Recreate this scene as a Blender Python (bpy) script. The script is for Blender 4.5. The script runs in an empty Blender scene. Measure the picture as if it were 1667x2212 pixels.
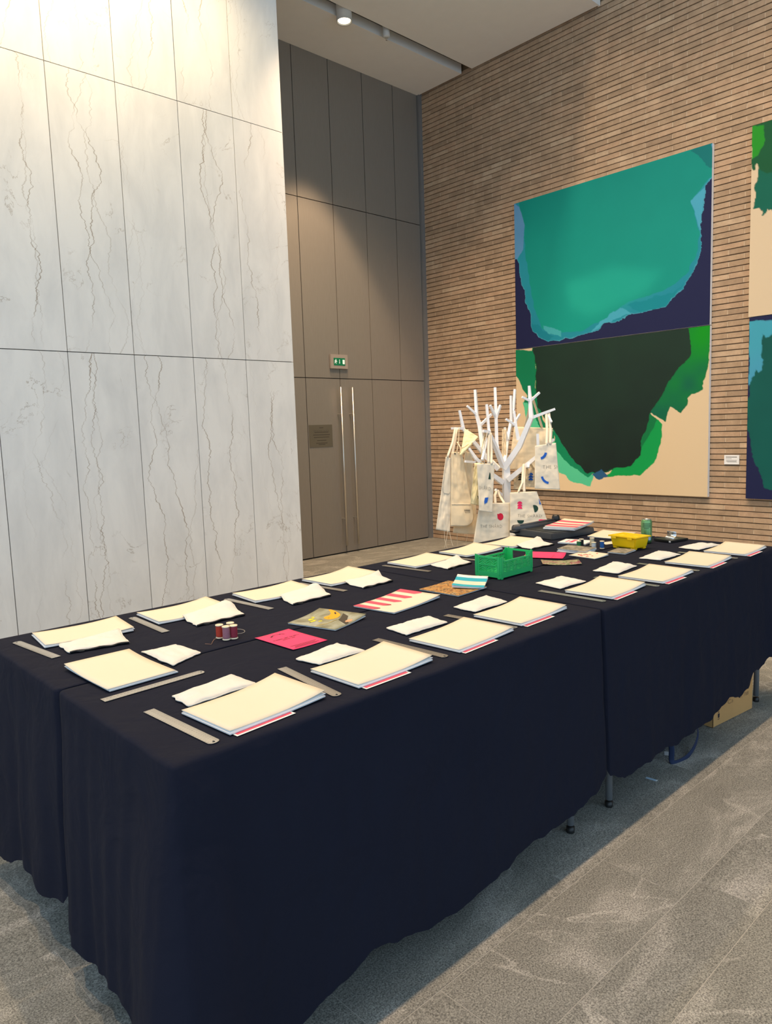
import bpy, bmesh, math, random
import numpy as np
from mathutils import Vector, Matrix, noise as mnoise

random.seed(7)
scene = bpy.context.scene
COL = scene.collection

# ------------------------------------------------------------------ camera
cam = bpy.data.cameras.new('camera')
cam.sensor_fit = 'HORIZONTAL'; cam.sensor_width = 36.0; cam.lens = 33.978
cam.clip_start = 0.02; cam.clip_end = 100
camo = bpy.data.objects.new('camera', cam); COL.objects.link(camo)
R = Matrix(((0.7297386, 0.1012366, -0.6761898), (-0.6828742, 0.0585568, -0.7281854), (-0.0341235, 0.9931376, 0.111863)))
camo.matrix_world = Matrix.Translation((0, 0, 1.5)) @ R.to_4x4()
scene.camera = camo

# ------------------------------------------------------------------ world, exposure, lights
w = bpy.data.worlds.new('world'); scene.world = w; w.use_nodes = True
bg = w.node_tree.nodes['Background']
bg.inputs[0].default_value = (0.56, 0.78, 1.0, 1); bg.inputs[1].default_value = 1.48
vs = scene.view_settings
vs.view_transform = 'Standard'; vs.look = 'None'; vs.gamma = 1.0; vs.use_curve_mapping = False
vs.exposure = -0.16
WARM = (1.0, 0.70, 0.43)
TABLE_LAMPS = [(-1.0, 2.12, 7.86), (0.6, 2.12, 7.86), (2.2, 2.12, 7.86), (3.8, 2.12, 7.86), (5.4, 2.12, 7.86)]
TABLE_LAMP_W = 520
ART_LAMPS = [((3.0, 3.9, 7.86), (7.2, 5.2, 1.2), 720), ((3.0, 2.4, 7.86), (7.2, 3.4, 1.6), 620), ((3.0, 0.8, 7.86), (7.2, 1.0, 2.2), 680)]
ART_COL = (1.0, 0.78, 0.54)
WASH_LAMPS = [((0.4, 4.80, 5.76), 150), ((1.7, 4.80, 5.76), 230), ((3.0, 4.80, 5.76), 140)]
WASH_COL = (1.0, 0.74, 0.40)
ADDED_LAMPS = [((4.6, 4.95, 5.67), (5.5, 6.1, 0), 400), ((5.5, 4.6, 5.67), (6.2, 4.9, 0), 190)]  # unseen lamps, added to brighten the floor by the door, brick and coat tree
SLOT_LAMP_W = 560

# ------------------------------------------------------------------ helpers
def rgb(r, g, b):
    f = lambda c: (c/255/12.92 if c/255 <= .04045 else ((c/255+.055)/1.055)**2.4)
    return (f(r), f(g), f(b))

def newmat(name):
    m = bpy.data.materials.new(name); m.use_nodes = True
    return m, m.node_tree.nodes, m.node_tree.links, m.node_tree.nodes['Principled BSDF']

def mat(name, col, rough=.6, metal=0., var=.06, vscale=8., bump=0., bscale=120., emit=None, sheen=0., spec=.5, coat=0.):
    m, n, l, p = newmat(name)
    p.inputs['Roughness'].default_value = rough; p.inputs['Metallic'].default_value = metal
    p.inputs['Specular IOR Level'].default_value = spec
    if sheen: p.inputs['Sheen Weight'].default_value = sheen
    if coat: p.inputs['Coat Weight'].default_value = coat
    tc = n.new('ShaderNodeTexCoord')
    nz = n.new('ShaderNodeTexNoise'); nz.inputs['Scale'].default_value = vscale; nz.inputs['Detail'].default_value = 4
    l.new(tc.outputs['Object'], nz.inputs['Vector'])
    mx = n.new('ShaderNodeMix'); mx.data_type = 'RGBA'
    mx.inputs['A'].default_value = (*[c*(1-var) for c in col], 1); mx.inputs['B'].default_value = (*[min(1, c*(1+var)) for c in col], 1)
    l.new(nz.outputs['Fac'], mx.inputs['Factor']); l.new(mx.outputs['Result'], p.inputs['Base Color'])
    if bump:
        nb = n.new('ShaderNodeTexNoise'); nb.inputs['Scale'].default_value = bscale; nb.inputs['Detail'].default_value = 3
        l.new(tc.outputs['Object'], nb.inputs['Vector'])
        b = n.new('ShaderNodeBump'); b.inputs['Strength'].default_value = bump; b.inputs['Distance'].default_value = .004
        l.new(nb.outputs['Fac'], b.inputs['Height']); l.new(b.outputs['Normal'], p.inputs['Normal'])
    if emit:
        p.inputs['Emission Color'].default_value = (*emit[0], 1); p.inputs['Emission Strength'].default_value = emit[1]
    return m

def tag(o, label=None, cat=None, group=None, kind=None):
    if label: o['label'] = label
    if cat: o['category'] = cat
    if group: o['group'] = group
    if kind: o['kind'] = kind
    return o

def link(name, me, m=None, parent=None, smooth=False, loc=None, rz=None):
    o = bpy.data.objects.new(name, me); COL.objects.link(o)
    if m is not None and len(me.materials) == 0: me.materials.append(m)
    if smooth: me.shade_smooth()
    if parent: o.parent = parent
    if loc is not None: o.location = loc
    if rz is not None: o.rotation_euler[2] = rz
    return o

def pydata(name, v, f, m=None, parent=None, smooth=False, loc=None, rz=None):
    me = bpy.data.meshes.new(name); me.from_pydata([tuple(x) for x in v], [], f); me.update()
    return link(name, me, m, parent, smooth, loc, rz)

def thing(name, label, cat, loc=(0, 0, 0), rz=0., group=None):
    o = bpy.data.objects.new(name, None); COL.objects.link(o); o.empty_display_size = .05
    o.location = loc; o.rotation_euler[2] = rz
    return tag(o, label, cat, group)

class MB:
    """collects boxes, tubes and lathes into one mesh"""
    def __init__(s): s.v = []; s.f = []
    def add(s, v, f):
        b = len(s.v); s.v += [tuple(x) for x in v]; s.f += [tuple(b+i for i in q) for q in f]; return s
    def box(s, x0, x1, y0, y1, z0, z1):
        return s.add([(x, y, z) for z in (z0, z1) for y in (y0, y1) for x in (x0, x1)],
                     [(0, 2, 3, 1), (4, 5, 7, 6), (0, 1, 5, 4), (2, 6, 7, 3), (0, 4, 6, 2), (1, 3, 7, 5)])
    def frustum(s, b0, z0, b1, z1):
        (x0, x1, y0, y1), (X0, X1, Y0, Y1) = b0, b1
        return s.add([(x0, y0, z0), (x1, y0, z0), (x0, y1, z0), (x1, y1, z0), (X0, Y0, z1), (X1, Y0, z1), (X0, Y1, z1), (X1, Y1, z1)],
                     [(0, 2, 3, 1), (4, 5, 7, 6), (0, 1, 5, 4), (2, 6, 7, 3), (0, 4, 6, 2), (1, 3, 7, 5)])
    def tube(s, pts, rad, n=8, cap=True, phase=0., flat=None):
        """tube along points; rad a number or list; flat=(wide,thin) makes a strap"""
        P = [Vector(p) for p in pts]; k = len(P)
        rad = rad if isinstance(rad, (list, tuple)) else [rad]*k
        base = len(s.v); prev = None
        for i, p in enumerate(P):
            t = (P[min(i+1, k-1)]-P[max(i-1, 0)]).normalized()
            up = Vector((0, 0, 1)) if abs(t.z) < .95 else Vector((.6, -.8, 0))
            if prev is not None: up = prev
            sd = t.cross(up)
            if sd.length < 1e-5: sd = t.cross(Vector((1, 0, 0)))
            sd.normalize(); up2 = sd.cross(t).normalized(); prev = up2
            for j in range(n):
                a = 2*math.pi*j/n+phase
                s.v.append(tuple(p+sd*math.cos(a)*rad[i]*(flat[0] if flat else 1)+up2*math.sin(a)*rad[i]*(flat[1] if flat else 1)))
        for i in range(k-1):
            for j in range(n):
                a = base+i*n+j; b = base+i*n+(j+1) % n
                s.f.append((a, b, b+n, a+n))
        if cap:
            s.f.append(tuple(base+j for j in reversed(range(n)))); s.f.append(tuple(base+(k-1)*n+j for j in range(n)))
        return s
    def lathe(s, prof, n=24, cx=0., cy=0.):
        base = len(s.v)
        for r, z in prof:
            for j in range(n):
                a = 2*math.pi*j/n; s.v.append((cx+r*math.cos(a), cy+r*math.sin(a), z))
        for i in range(len(prof)-1):
            for j in range(n):
                a = base+i*n+j; b = base+i*n+(j+1) % n; s.f.append((a, b, b+n, a+n))
        if prof[0][0] > 1e-6: s.f.append(tuple(base+j for j in reversed(range(n))))
        if prof[-1][0] > 1e-6: s.f.append(tuple(base+(len(prof)-1)*n+j for j in range(n)))
        return s
    def build(s, name, m, parent=None, smooth=False, loc=None, rz=None, bevel=0.):
        o = pydata(name, s.v, s.f, m, parent, smooth, loc, rz)
        if bevel:
            bm = bmesh.new(); bm.from_mesh(o.data); bmesh.ops.bevel(bm, geom=bm.edges[:], offset=bevel, segments=2, affect='EDGES', clamp_overlap=True)
            bm.to_mesh(o.data); bm.free()
        return o

def smooth_path(pts, n=6):
    P = [Vector(p) for p in pts]; out = []
    for i in range(len(P)-1):
        a, b, c, d = P[max(i-1, 0)], P[i], P[i+1], P[min(i+2, len(P)-1)]
        for k in range(n):
            t = k/n; out.append(.5*((2*b)+(c-a)*t+(2*a-5*b+4*c-d)*t*t+(3*b-a-3*c+d)*t**3))
    return out+[P[-1]]

def fbm(x, y, z=0., o=3):
    return mnoise.fractal(Vector((x, y, z)), 1.0, 2.0, o)

def solid_sheet(name, surf, t, m, parent=None, nx=12, ny=9, smooth=True):
    """thin solid: surf(u,v)->(x,y,z) is the underside, u,v in 0..1; t thickness or function"""
    v = []; f = []
    for lay in (0, 1):
        for j in range(ny+1):
            for i in range(nx+1):
                u, q = i/nx, j/ny; x, y, z = surf(u, q)
                v.append((x, y, z+((t(u, q) if callable(t) else t) if lay else 0)))
    N = (nx+1)*(ny+1); I = lambda i, j: j*(nx+1)+i
    for j in range(ny):
        for i in range(nx):
            a, b, c, d = I(i, j), I(i+1, j), I(i+1, j+1), I(i, j+1)
            f.append((a+N, b+N, c+N, d+N)); f.append((d, c, b, a))
    ring = [I(i, 0) for i in range(nx)]+[I(nx, j) for j in range(ny)]+[I(i, ny) for i in range(nx, 0, -1)]+[I(0, j) for j in range(ny, 0, -1)]
    for k in range(len(ring)):
        a, b = ring[k], ring[(k+1) % len(ring)]; f.append((a, b, b+N, a+N))
    o = pydata(name, v, f, m, parent)
    if smooth:
        o.data.shade_smooth()
        for p in o.data.polygons:
            if p.index >= 2*nx*ny: p.use_smooth = False
    return o

def decal(name, polys, surf, m, parent, cuts=0):
    """flat print: polygons in u,v laid on surf(u,v)"""
    bm = bmesh.new()
    for p in polys:
        try: bm.faces.new([bm.verts.new((a, b, 0)) for a, b in p])
        except ValueError: pass
    bmesh.ops.triangulate(bm, faces=bm.faces[:])
    if cuts: bmesh.ops.subdivide_edges(bm, edges=bm.edges[:], cuts=cuts, use_grid_fill=True)
    for v in bm.verts: v.co = Vector(surf(v.co.x, v.co.y))
    bmesh.ops.recalc_face_normals(bm, faces=bm.faces[:])
    me = bpy.data.meshes.new(name); bm.to_mesh(me); bm.free()
    return link(name, me, m, parent)

_gl = {}
def glyph(ch, off=-.022):
    if (ch, off) not in _gl:
        c = bpy.data.curves.new('g', 'FONT'); c.body = ch; c.size = 1; c.resolution_u = 2; c.fill_mode = 'FRONT'
        c.offset = off
        o = bpy.data.objects.new('g', c)
        me = bpy.data.meshes.new_from_object(o)
        vs_ = [(v.co.x, v.co.y) for v in me.vertices]; fs = [tuple(p.vertices) for p in me.polygons]
        bpy.data.objects.remove(o); bpy.data.curves.remove(c); bpy.data.meshes.remove(me)
        _gl[ch, off] = (vs_, fs)
    return _gl[ch, off]

def text_verts(s, tallA=False, gap=.14, off=-.022):
    """letters laid in a row; returns verts normalised to width 1, cap height in the same unit"""
    V = []; F = []; x = 0
    for ch in s:
        if ch == ' ': x += .38; continue
        v, f = glyph(ch, off)
        if not v: continue
        x0 = min(a for a, b in v); x1 = max(a for a, b in v); k = 1.28 if (tallA and ch == 'A') else 1
        b0 = len(V); V += [(a-x0+x, b*k) for a, b in v]; F += [tuple(b0+i for i in q) for q in f]
        x += x1-x0+gap
    W = x-gap
    return [(a/W, b/W) for a, b in V], F, .7/W

def text_decal(name, s, place, m, parent, tallA=False, gap=.14, off=-.022):
    """place(x,y) with x 0..1 along the line and y 0..1 up the cap height"""
    V, F, h = text_verts(s, tallA, gap, off)
    return pydata(name, [place(a, b/h) for a, b in V], F, m, parent)

# ------------------------------------------------------------------ materials
def brick_mat():
    m, n, l, p = newmat('brick'); p.inputs['Roughness'].default_value = .9
    g = n.new('ShaderNodeNewGeometry'); sp = n.new('ShaderNodeSeparateXYZ'); l.new(g.outputs['Position'], sp.inputs[0])
    def M(op, a, b=None):
        q = n.new('ShaderNodeMath'); q.operation = op
        for i, x in enumerate((a, b)):
            if x is None: continue
            if isinstance(x, (int, float)): q.inputs[i].default_value = x
            else: l.new(x, q.inputs[i])
        return q.outputs[0]
    row = M('FLOOR', M('DIVIDE', sp.outputs['Z'], .055))
    off = M('MULTIPLY', M('MODULO', row, 2), .14)
    colu = M('FLOOR', M('DIVIDE', M('ADD', M('ADD', sp.outputs['Y'], off), 28), .28))
    cb = n.new('ShaderNodeCombineXYZ'); l.new(colu, cb.inputs[0]); l.new(row, cb.inputs[1])
    wn = n.new('ShaderNodeTexWhiteNoise'); l.new(cb.outputs[0], wn.inputs['Vector'])
    rp = n.new('ShaderNodeValToRGB'); e = rp.color_ramp.elements
    e[0].position = 0; e[0].color = (.35, .245, .16, 1); e[1].position = 1; e[1].color = (.54, .40, .27, 1)
    for pos, c in ((.2, (.42, .295, .19, 1)), (.6, (.45, .315, .205, 1)), (.85, (.48, .325, .21, 1))):
        q = e.new(pos); q.color = c
    l.new(wn.outputs['Value'], rp.inputs[0])
    nz = n.new('ShaderNodeTexNoise'); nz.inputs['Scale'].default_value = 9; nz.inputs['Detail'].default_value = 6; nz.inputs['Roughness'].default_value = .7
    l.new(g.outputs['Position'], nz.inputs['Vector'])
    r2 = n.new('ShaderNodeValToRGB'); r2.color_ramp.elements[0].position = .3; r2.color_ramp.elements[0].color = (.78, .76, .74, 1)
    r2.color_ramp.elements[1].position = .7; r2.color_ramp.elements[1].color = (1.12, 1.12, 1.12, 1); l.new(nz.outputs['Fac'], r2.inputs[0])
    mx = n.new('ShaderNodeMix'); mx.data_type = 'RGBA'; mx.blend_type = 'MULTIPLY'; mx.inputs['Factor'].default_value = 1
    l.new(rp.outputs[0], mx.inputs['A']); l.new(r2.outputs[0], mx.inputs['B']); l.new(mx.outputs['Result'], p.inputs['Base Color'])
    nb = n.new('ShaderNodeTexNoise'); nb.inputs['Scale'].default_value = 90; l.new(g.outputs['Position'], nb.inputs['Vector'])
    b = n.new('ShaderNodeBump'); b.inputs['Strength'].default_value = .4; b.inputs['Distance'].default_value = .003
    l.new(nb.outputs['Fac'], b.inputs['Height']); l.new(b.outputs['Normal'], p.inputs['Normal'])
    return m

def marble_mat():
    m, n, l, p = newmat('marble'); p.inputs['Roughness'].default_value = .42; p.inputs['Specular IOR Level'].default_value = .35
    tc = n.new('ShaderNodeTexCoord'); oi = n.new('ShaderNodeObjectInfo')
    sp = n.new('ShaderNodeSeparateXYZ'); l.new(tc.outputs['Object'], sp.inputs[0])
    def M(op, a, b=None, c=None):
        q = n.new('ShaderNodeMath'); q.operation = op
        for i, x in enumerate((a, b, c)):
            if x is None: continue
            if isinstance(x, (int, float)): q.inputs[i].default_value = x
            else: l.new(x, q.inputs[i])
        return q.outputs[0]
    def N(scale, detail, vec, rough=.55, dist=0.):
        q = n.new('ShaderNodeTexNoise'); q.inputs['Scale'].default_value = scale; q.inputs['Detail'].default_value = detail
        q.inputs['Roughness'].default_value = rough; q.inputs['Distortion'].default_value = dist; l.new(vec, q.inputs['Vector']); return q.outputs['Fac']
    rnd = oi.outputs['Random']
    sh = n.new('ShaderNodeCombineXYZ'); l.new(M('MULTIPLY', rnd, 91.7), sh.inputs[0]); l.new(M('MULTIPLY', rnd, 37.3), sh.inputs[1])
    va = n.new('ShaderNodeVectorMath'); va.operation = 'ADD'; l.new(tc.outputs['Object'], va.inputs[0]); l.new(sh.outputs[0], va.inputs[1])
    pos = va.outputs[0]
    veins = []
    for k in range(3):
        cv = n.new('ShaderNodeCombineXYZ'); l.new(M('ADD', M('MULTIPLY', rnd, 53.1+17*k), 5.3*k), cv.inputs[0]); l.new(sp.outputs['Z'], cv.inputs[2])
        big = N(.8, 2, cv.outputs[0]); fine = N(6.5, 6, cv.outputs[0], .66)
        cen = M('MULTIPLY', M('SUBTRACT', M('FRACT', M('MULTIPLY', rnd, 7.7+5.9*k)), .5), .42)
        x = M('SUBTRACT', M('SUBTRACT', sp.outputs['X'], cen), M('ADD', M('MULTIPLY', M('SUBTRACT', big, .5), .75), M('MULTIPLY', M('SUBTRACT', fine, .5), .17)))
        d = M('ABSOLUTE', x)
        wd = M('MULTIPLY', M('POWER', N(5.2, 4, cv.outputs[0], .7), 2), .017)
        v = M('SUBTRACT', 1, M('SMOOTH_MIN', M('DIVIDE', d, wd), 1, .3))
        v = M('MAXIMUM', v, 0)
        pres = n.new('ShaderNodeMapRange'); pres.inputs['From Min'].default_value = .38; pres.inputs['From Max'].default_value = .56
        l.new(N(2.1, 3, pos), pres.inputs['Value'])
        on = M('GREATER_THAN', M('FRACT', M('MULTIPLY', rnd, 13.7+3.3*k)), .33)
        veins.append(M('MULTIPLY', M('MULTIPLY', v, pres.outputs[0]), M('ADD', M('MULTIPLY', on, .75), .25)))
    # hairline cracks and stain patches
    a = M('ABSOLUTE', M('SUBTRACT', N(2.6, 7, pos, .62, .6), .5))
    hair = n.new('ShaderNodeMapRange'); hair.inputs['From Min'].default_value = .0; hair.inputs['From Max'].default_value = .007; hair.inputs['To Min'].default_value = 1; hair.inputs['To Max'].default_value = 0
    l.new(a, hair.inputs['Value'])
    hm = n.new('ShaderNodeMapRange'); hm.inputs['From Min'].default_value = .54; hm.inputs['From Max'].default_value = .68; l.new(N(3.3, 2, pos), hm.inputs['Value'])
    hairv = M('MULTIPLY', M('MULTIPLY', hair.outputs[0], hm.outputs[0]), .7)
    allv = M('MINIMUM', M('ADD', M('ADD', M('ADD', veins[0], veins[1]), M('MULTIPLY', veins[2], .5)), hairv), 1)
    mp = n.new('ShaderNodeMapping'); mp.inputs['Scale'].default_value = (2.2, 2, .7); l.new(pos, mp.inputs['Vector'])
    cl = n.new('ShaderNodeValToRGB'); cl.color_ramp.elements[0].position = .32; cl.color_ramp.elements[0].color = (.73, .73, .72, 1)
    cl.color_ramp.elements[1].position = .62; cl.color_ramp.elements[1].color = (.84, .835, .815, 1); l.new(N(2.4, 8, mp.outputs[0], .6, .4), cl.inputs[0])
    mx = n.new('ShaderNodeMix'); mx.data_type = 'RGBA'; mx.inputs['B'].default_value = (.27, .20, .13, 1)
    l.new(cl.outputs[0], mx.inputs['A']); l.new(M('MULTIPLY', allv, .9), mx.inputs['Factor']); l.new(mx.outputs['Result'], p.inputs['Base Color'])
    return m

def floor_mat():
    m, n, l, p = newmat('gneiss'); p.inputs['Roughness'].default_value = .62; p.inputs['Specular IOR Level'].default_value = .3
    tc = n.new('ShaderNodeTexCoord'); oi = n.new('ShaderNodeObjectInfo')
    sh = n.new('ShaderNodeVectorMath'); sh.operation = 'MULTIPLY_ADD'; l.new(oi.outputs['Random'], sh.inputs[0]); sh.inputs[1].default_value = (71, 43, 29); l.new(tc.outputs['Object'], sh.inputs[2])
    pos = sh.outputs[0]
    def N(scale, detail, rough=.6, dist=0., v=None):
        q = n.new('ShaderNodeTexNoise'); q.inputs['Scale'].default_value = scale; q.inputs['Detail'].default_value = detail
        q.inputs['Roughness'].default_value = rough; q.inputs['Distortion'].default_value = dist; l.new(v or pos, q.inputs['Vector']); return q.outputs['Fac']
    mp = n.new('ShaderNodeMapping'); mp.inputs['Scale'].default_value = (1, 2.2, 1); mp.inputs['Rotation'].default_value = (0, 0, .35); l.new(pos, mp.inputs['Vector'])
    band = n.new('ShaderNodeValToRGB'); e = band.color_ramp.elements
    e[0].position = .36; e[0].color = (.205, .205, .19, 1); e[1].position = .74; e[1].color = (.38, .37, .35, 1)
    q = e.new(.54); q.color = (.24, .24, .222, 1); q = e.new(.62); q.color = (.30, .295, .275, 1)
    l.new(N(1.7, 5, .55, 1.6, mp.outputs[0]), band.inputs[0])
    spk = n.new('ShaderNodeValToRGB'); e = spk.color_ramp.elements
    e[0].position = .33; e[0].color = (.42, .42, .42, 1); e[1].position = .68; e[1].color = (1.7, 1.68, 1.62, 1); l.new(N(210, 2, .7), spk.inputs[0])
    mx = n.new('ShaderNodeMix'); mx.data_type = 'RGBA'; mx.blend_type = 'MULTIPLY'; mx.inputs['Factor'].default_value = 1
    def MM(op, a, b):
        q = n.new('ShaderNodeMath'); q.operation = op
        for i, x in enumerate((a, b)):
            if isinstance(x, (int, float)): q.inputs[i].default_value = x
            else: l.new(x, q.inputs[i])
        return q.outputs[0]
    rg = n.new('ShaderNodeMapRange'); rg.inputs['From Min'].default_value = 0; rg.inputs['From Max'].default_value = .022; rg.inputs['To Min'].default_value = .8; rg.inputs['To Max'].default_value = 0
    l.new(MM('ABSOLUTE', MM('SUBTRACT', N(1.3, 4, .5, 2.2), .5), 0), rg.inputs['Value'])
    pm = n.new('ShaderNodeMapRange'); pm.inputs['From Min'].default_value = .45; pm.inputs['From Max'].default_value = .65; l.new(N(2.5, 2), pm.inputs['Value'])
    sw = n.new('ShaderNodeMix'); sw.data_type = 'RGBA'; sw.inputs['B'].default_value = (.42, .41, .385, 1)
    l.new(MM('MULTIPLY', rg.outputs[0], pm.outputs[0]), sw.inputs['Factor']); l.new(band.outputs[0], sw.inputs['A'])
    l.new(sw.outputs['Result'], mx.inputs['A']); l.new(spk.outputs[0], mx.inputs['B']); l.new(mx.outputs['Result'], p.inputs['Base Color'])
    b = n.new('ShaderNodeBump'); b.inputs['Strength'].default_value = .25; b.inputs['Distance'].default_value = .002
    l.new(N(120, 3), b.inputs['Height']); l.new(b.outputs['Normal'], p.inputs['Normal'])
    return m

def metal_panel_mat():
    m, n, l, p = newmat('bronze_panel'); p.inputs['Roughness'].default_value = .5; p.inputs['Metallic'].default_value = .35
    tc = n.new('ShaderNodeTexCoord'); oi = n.new('ShaderNodeObjectInfo')
    mp = n.new('ShaderNodeMapping'); mp.inputs['Scale'].default_value = (1, 1, .12); l.new(tc.outputs['Object'], mp.inputs['Vector'])
    nz = n.new('ShaderNodeTexNoise'); nz.inputs['Scale'].default_value = 60; nz.inputs['Detail'].default_value = 4; l.new(mp.outputs[0], nz.inputs['Vector'])
    mx = n.new('ShaderNodeMix'); mx.data_type = 'RGBA'; mx.inputs['A'].default_value = (.26, .235, .205, 1); mx.inputs['B'].default_value = (.30, .272, .238, 1)
    l.new(nz.outputs['Fac'], mx.inputs['Factor']); l.new(mx.outputs['Result'], p.inputs['Base Color'])
    return m

def cloth_mat():
    m, n, l, p = newmat('navy_cloth'); p.inputs['Roughness'].default_value = .95; p.inputs['Specular IOR Level'].default_value = .15
    p.inputs['Sheen Weight'].default_value = .0; p.inputs['Sheen Roughness'].default_value = .5
    tc = n.new('ShaderNodeTexCoord')
    nz = n.new('ShaderNodeTexNoise'); nz.inputs['Scale'].default_value = 3.5; nz.inputs['Detail'].default_value = 5; l.new(tc.outputs['Object'], nz.inputs['Vector'])
    mx = n.new('ShaderNodeMix'); mx.data_type = 'RGBA'; mx.inputs['A'].default_value = (.0098, .0114, .0225, 1); mx.inputs['B'].default_value = (.0124, .0142, .0268, 1)
    l.new(nz.outputs['Fac'], mx.inputs['Factor']); l.new(mx.outputs['Result'], p.inputs['Base Color'])
    n1 = n.new('ShaderNodeTexNoise'); n1.inputs['Scale'].default_value = 6; n1.inputs['Detail'].default_value = 3; n1.inputs['Distortion'].default_value = .6; l.new(tc.outputs['Object'], n1.inputs['Vector'])
    n2 = n.new('ShaderNodeTexNoise'); n2.inputs['Scale'].default_value = 420; l.new(tc.outputs['Object'], n2.inputs['Vector'])
    b1 = n.new('ShaderNodeBump'); b1.inputs['Strength'].default_value = .5; b1.inputs['Distance'].default_value = .028; l.new(n1.outputs['Fac'], b1.inputs['Height'])
    b2 = n.new('ShaderNodeBump'); b2.inputs['Strength'].default_value = .3; b2.inputs['Distance'].default_value = .001; l.new(n2.outputs['Fac'], b2.inputs['Height'])
    l.new(b1.outputs['Normal'], b2.inputs['Normal']); l.new(b2.outputs['Normal'], p.inputs['Normal'])
    return m

def paint_mat():
    m, n, l, p = newmat('painted_canvas'); p.inputs['Roughness'].default_value = .65; p.inputs['Specular IOR Level'].default_value = .25
    a = n.new('ShaderNodeAttribute'); a.attribute_name = 'pigment'; l.new(a.outputs['Color'], p.inputs['Base Color'])
    return m

MT = dict(
    brick=brick_mat(), marble=marble_mat(), gneiss=floor_mat(), bronze=metal_panel_mat(), cloth=cloth_mat(), paint=paint_mat(),
    joint=mat('recessed_mortar', (.21, .145, .085), .95), perp=mat('perpend_mortar', (.52, .395, .275), .95, var=.15, vscale=30),
    grout=mat('grout', (.42, .40, .36), .9), dark=mat('dark_gap', (.02, .018, .015), .9),
    plaster=mat('plaster', (.84, .81, .77), .9, var=.03), slot=mat('slot_lining', (.30, .28, .25), .9), steel_trim=mat('grey_trim', (.23, .23, .23), .5, .3),
    steel=mat('brushed_steel', (.72, .69, .64), .32, 1.), lampwhite=mat('lamp_white', (.62, .62, .60), .5),
    glow=mat('lamp_glow', (1, .9, .7), .4, emit=((1.0, .86, .6), 6.)),
    white=mat('white_paper', (.80, .80, .80), .8, var=.02), cream=mat('cream_card', (.77, .69, .535), .75, var=.02),
    canvas=mat('white_canvas', (.77, .74, .665), .95, var=.05, vscale=30, bump=.25, bscale=500, sheen=.2),
    zip=mat('black_zip', (.012, .012, .014), .5), pink=mat('hot_pink', rgb(236, 62, 112), .7, var=.03), pinkprint=mat('pink_print', rgb(222, 84, 108), .7, var=.2, vscale=160),
    ink=mat('black_ink', (.03, .02, .03), .7), navyink=mat('lilac_ink', rgb(96, 80, 140), .7),
    ruler=mat('ruler_steel', (.56, .54, .50), .38, .9, var=.08, vscale=14), tick=mat('etched_mark', (.10, .095, .085), .6, .3),
    crate=mat('green_plastic', rgb(44, 190, 108), .42, var=.03), yellow=mat('yellow_plastic', rgb(255, 206, 10), .38, var=.02),
    cutter=mat('charcoal_plastic', (.060, .062, .066), .42, bump=.1), black=mat('black_plastic', (.012, .012, .012), .4),
    tree=mat('white_lacquer', (.84, .85, .88), .4, var=.02), natural=mat('natural_cotton', (.78, .65, .45), .95, var=.06, vscale=25, bump=.3, bscale=380, sheen=.2),
    natural2=mat('pale_cotton', (.78, .70, .56), .95, var=.05, vscale=25, bump=.3, bscale=380, sheen=.2), butter=mat('butter_cotton', (.80, .70, .42), .95, var=.05, vscale=25, bump=.3, bscale=380),
    blue=mat('blue_print', rgb(20, 92, 190), .8), red=mat('red_print', rgb(214, 22, 62), .8), green=mat('dark_green_print', rgb(12, 58, 48), .8),
    grey=mat('grey_print', (.16, .145, .12), .8), pinkp=mat('rose_print', rgb(236, 40, 100), .8),
    teal=mat('teal_print', rgb(40, 168, 190), .7), card=mat('cardboard', (.58, .325, .12), .85, var=.08, vscale=12), cardtape=mat('cardboard_edge', (.20, .11, .04), .8),
    leg=mat('leg_steel', (.20, .22, .24), .5, .2), signplate=mat('sign_plate', (.34, .29, .25), .6), signgreen=mat('exit_green', rgb(0, 110, 70), .5, emit=(rgb(0, 110, 70), .15)),
    signwhite=mat('exit_white', (.85, .95, .88), .5, emit=((.85, .95, .88), .25)), plaque=mat('etched_plaque', (.150, .132, .10), .45, .3), plaqueink=mat('plaque_ink', (.05, .042, .03), .7),
    canvas_edge=mat('canvas_edge', (.80, .80, .80), .8), navy=mat('navy_webbing', (.012, .025, .075), .8), blueplastic=mat('pale_blue_film', (.45, .62, .78), .4),
    redthing=mat('red_plastic', (.35, .03, .05), .5), aluminium=mat('aluminium', (.80, .80, .78), .3, 1.),
)
def speckled(name, cols, scale, rough=.6, dist=1.):
    m, n, l, p = newmat(name); p.inputs['Roughness'].default_value = rough
    tc = n.new('ShaderNodeTexCoord'); nz = n.new('ShaderNodeTexNoise'); nz.inputs['Scale'].default_value = scale; nz.inputs['Detail'].default_value = 5; nz.inputs['Distortion'].default_value = dist
    l.new(tc.outputs['Object'], nz.inputs['Vector'])
    rp = n.new('ShaderNodeValToRGB'); e = rp.color_ramp.elements
    e[0].position = .3; e[0].color = (*cols[0], 1); e[1].position = .7; e[1].color = (*cols[-1], 1)
    for i, c in enumerate(cols[1:-1]): q = e.new(.3+.4*(i+1)/(len(cols)-1)); q.color = (*c, 1)
    l.new(nz.outputs['Fac'], rp.inputs[0]); l.new(rp.outputs[0], p.inputs['Base Color']); return m
MT['birdcover'] = speckled('pond_cover', [rgb(104, 100, 70), rgb(150, 150, 126), rgb(178, 182, 170)], 12)
MT['leafcover'] = speckled('brown_leaf_cover', [rgb(50, 34, 22), rgb(150, 98, 50), rgb(206, 158, 90), rgb(90, 66, 44), rgb(196, 170, 130)], 38)
MT['meadow'] = speckled('meadow_photo', [rgb(36, 40, 30), rgb(120, 128, 88), rgb(168, 166, 130), rgb(150, 80, 92), rgb(60, 44, 44)], 34)
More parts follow.
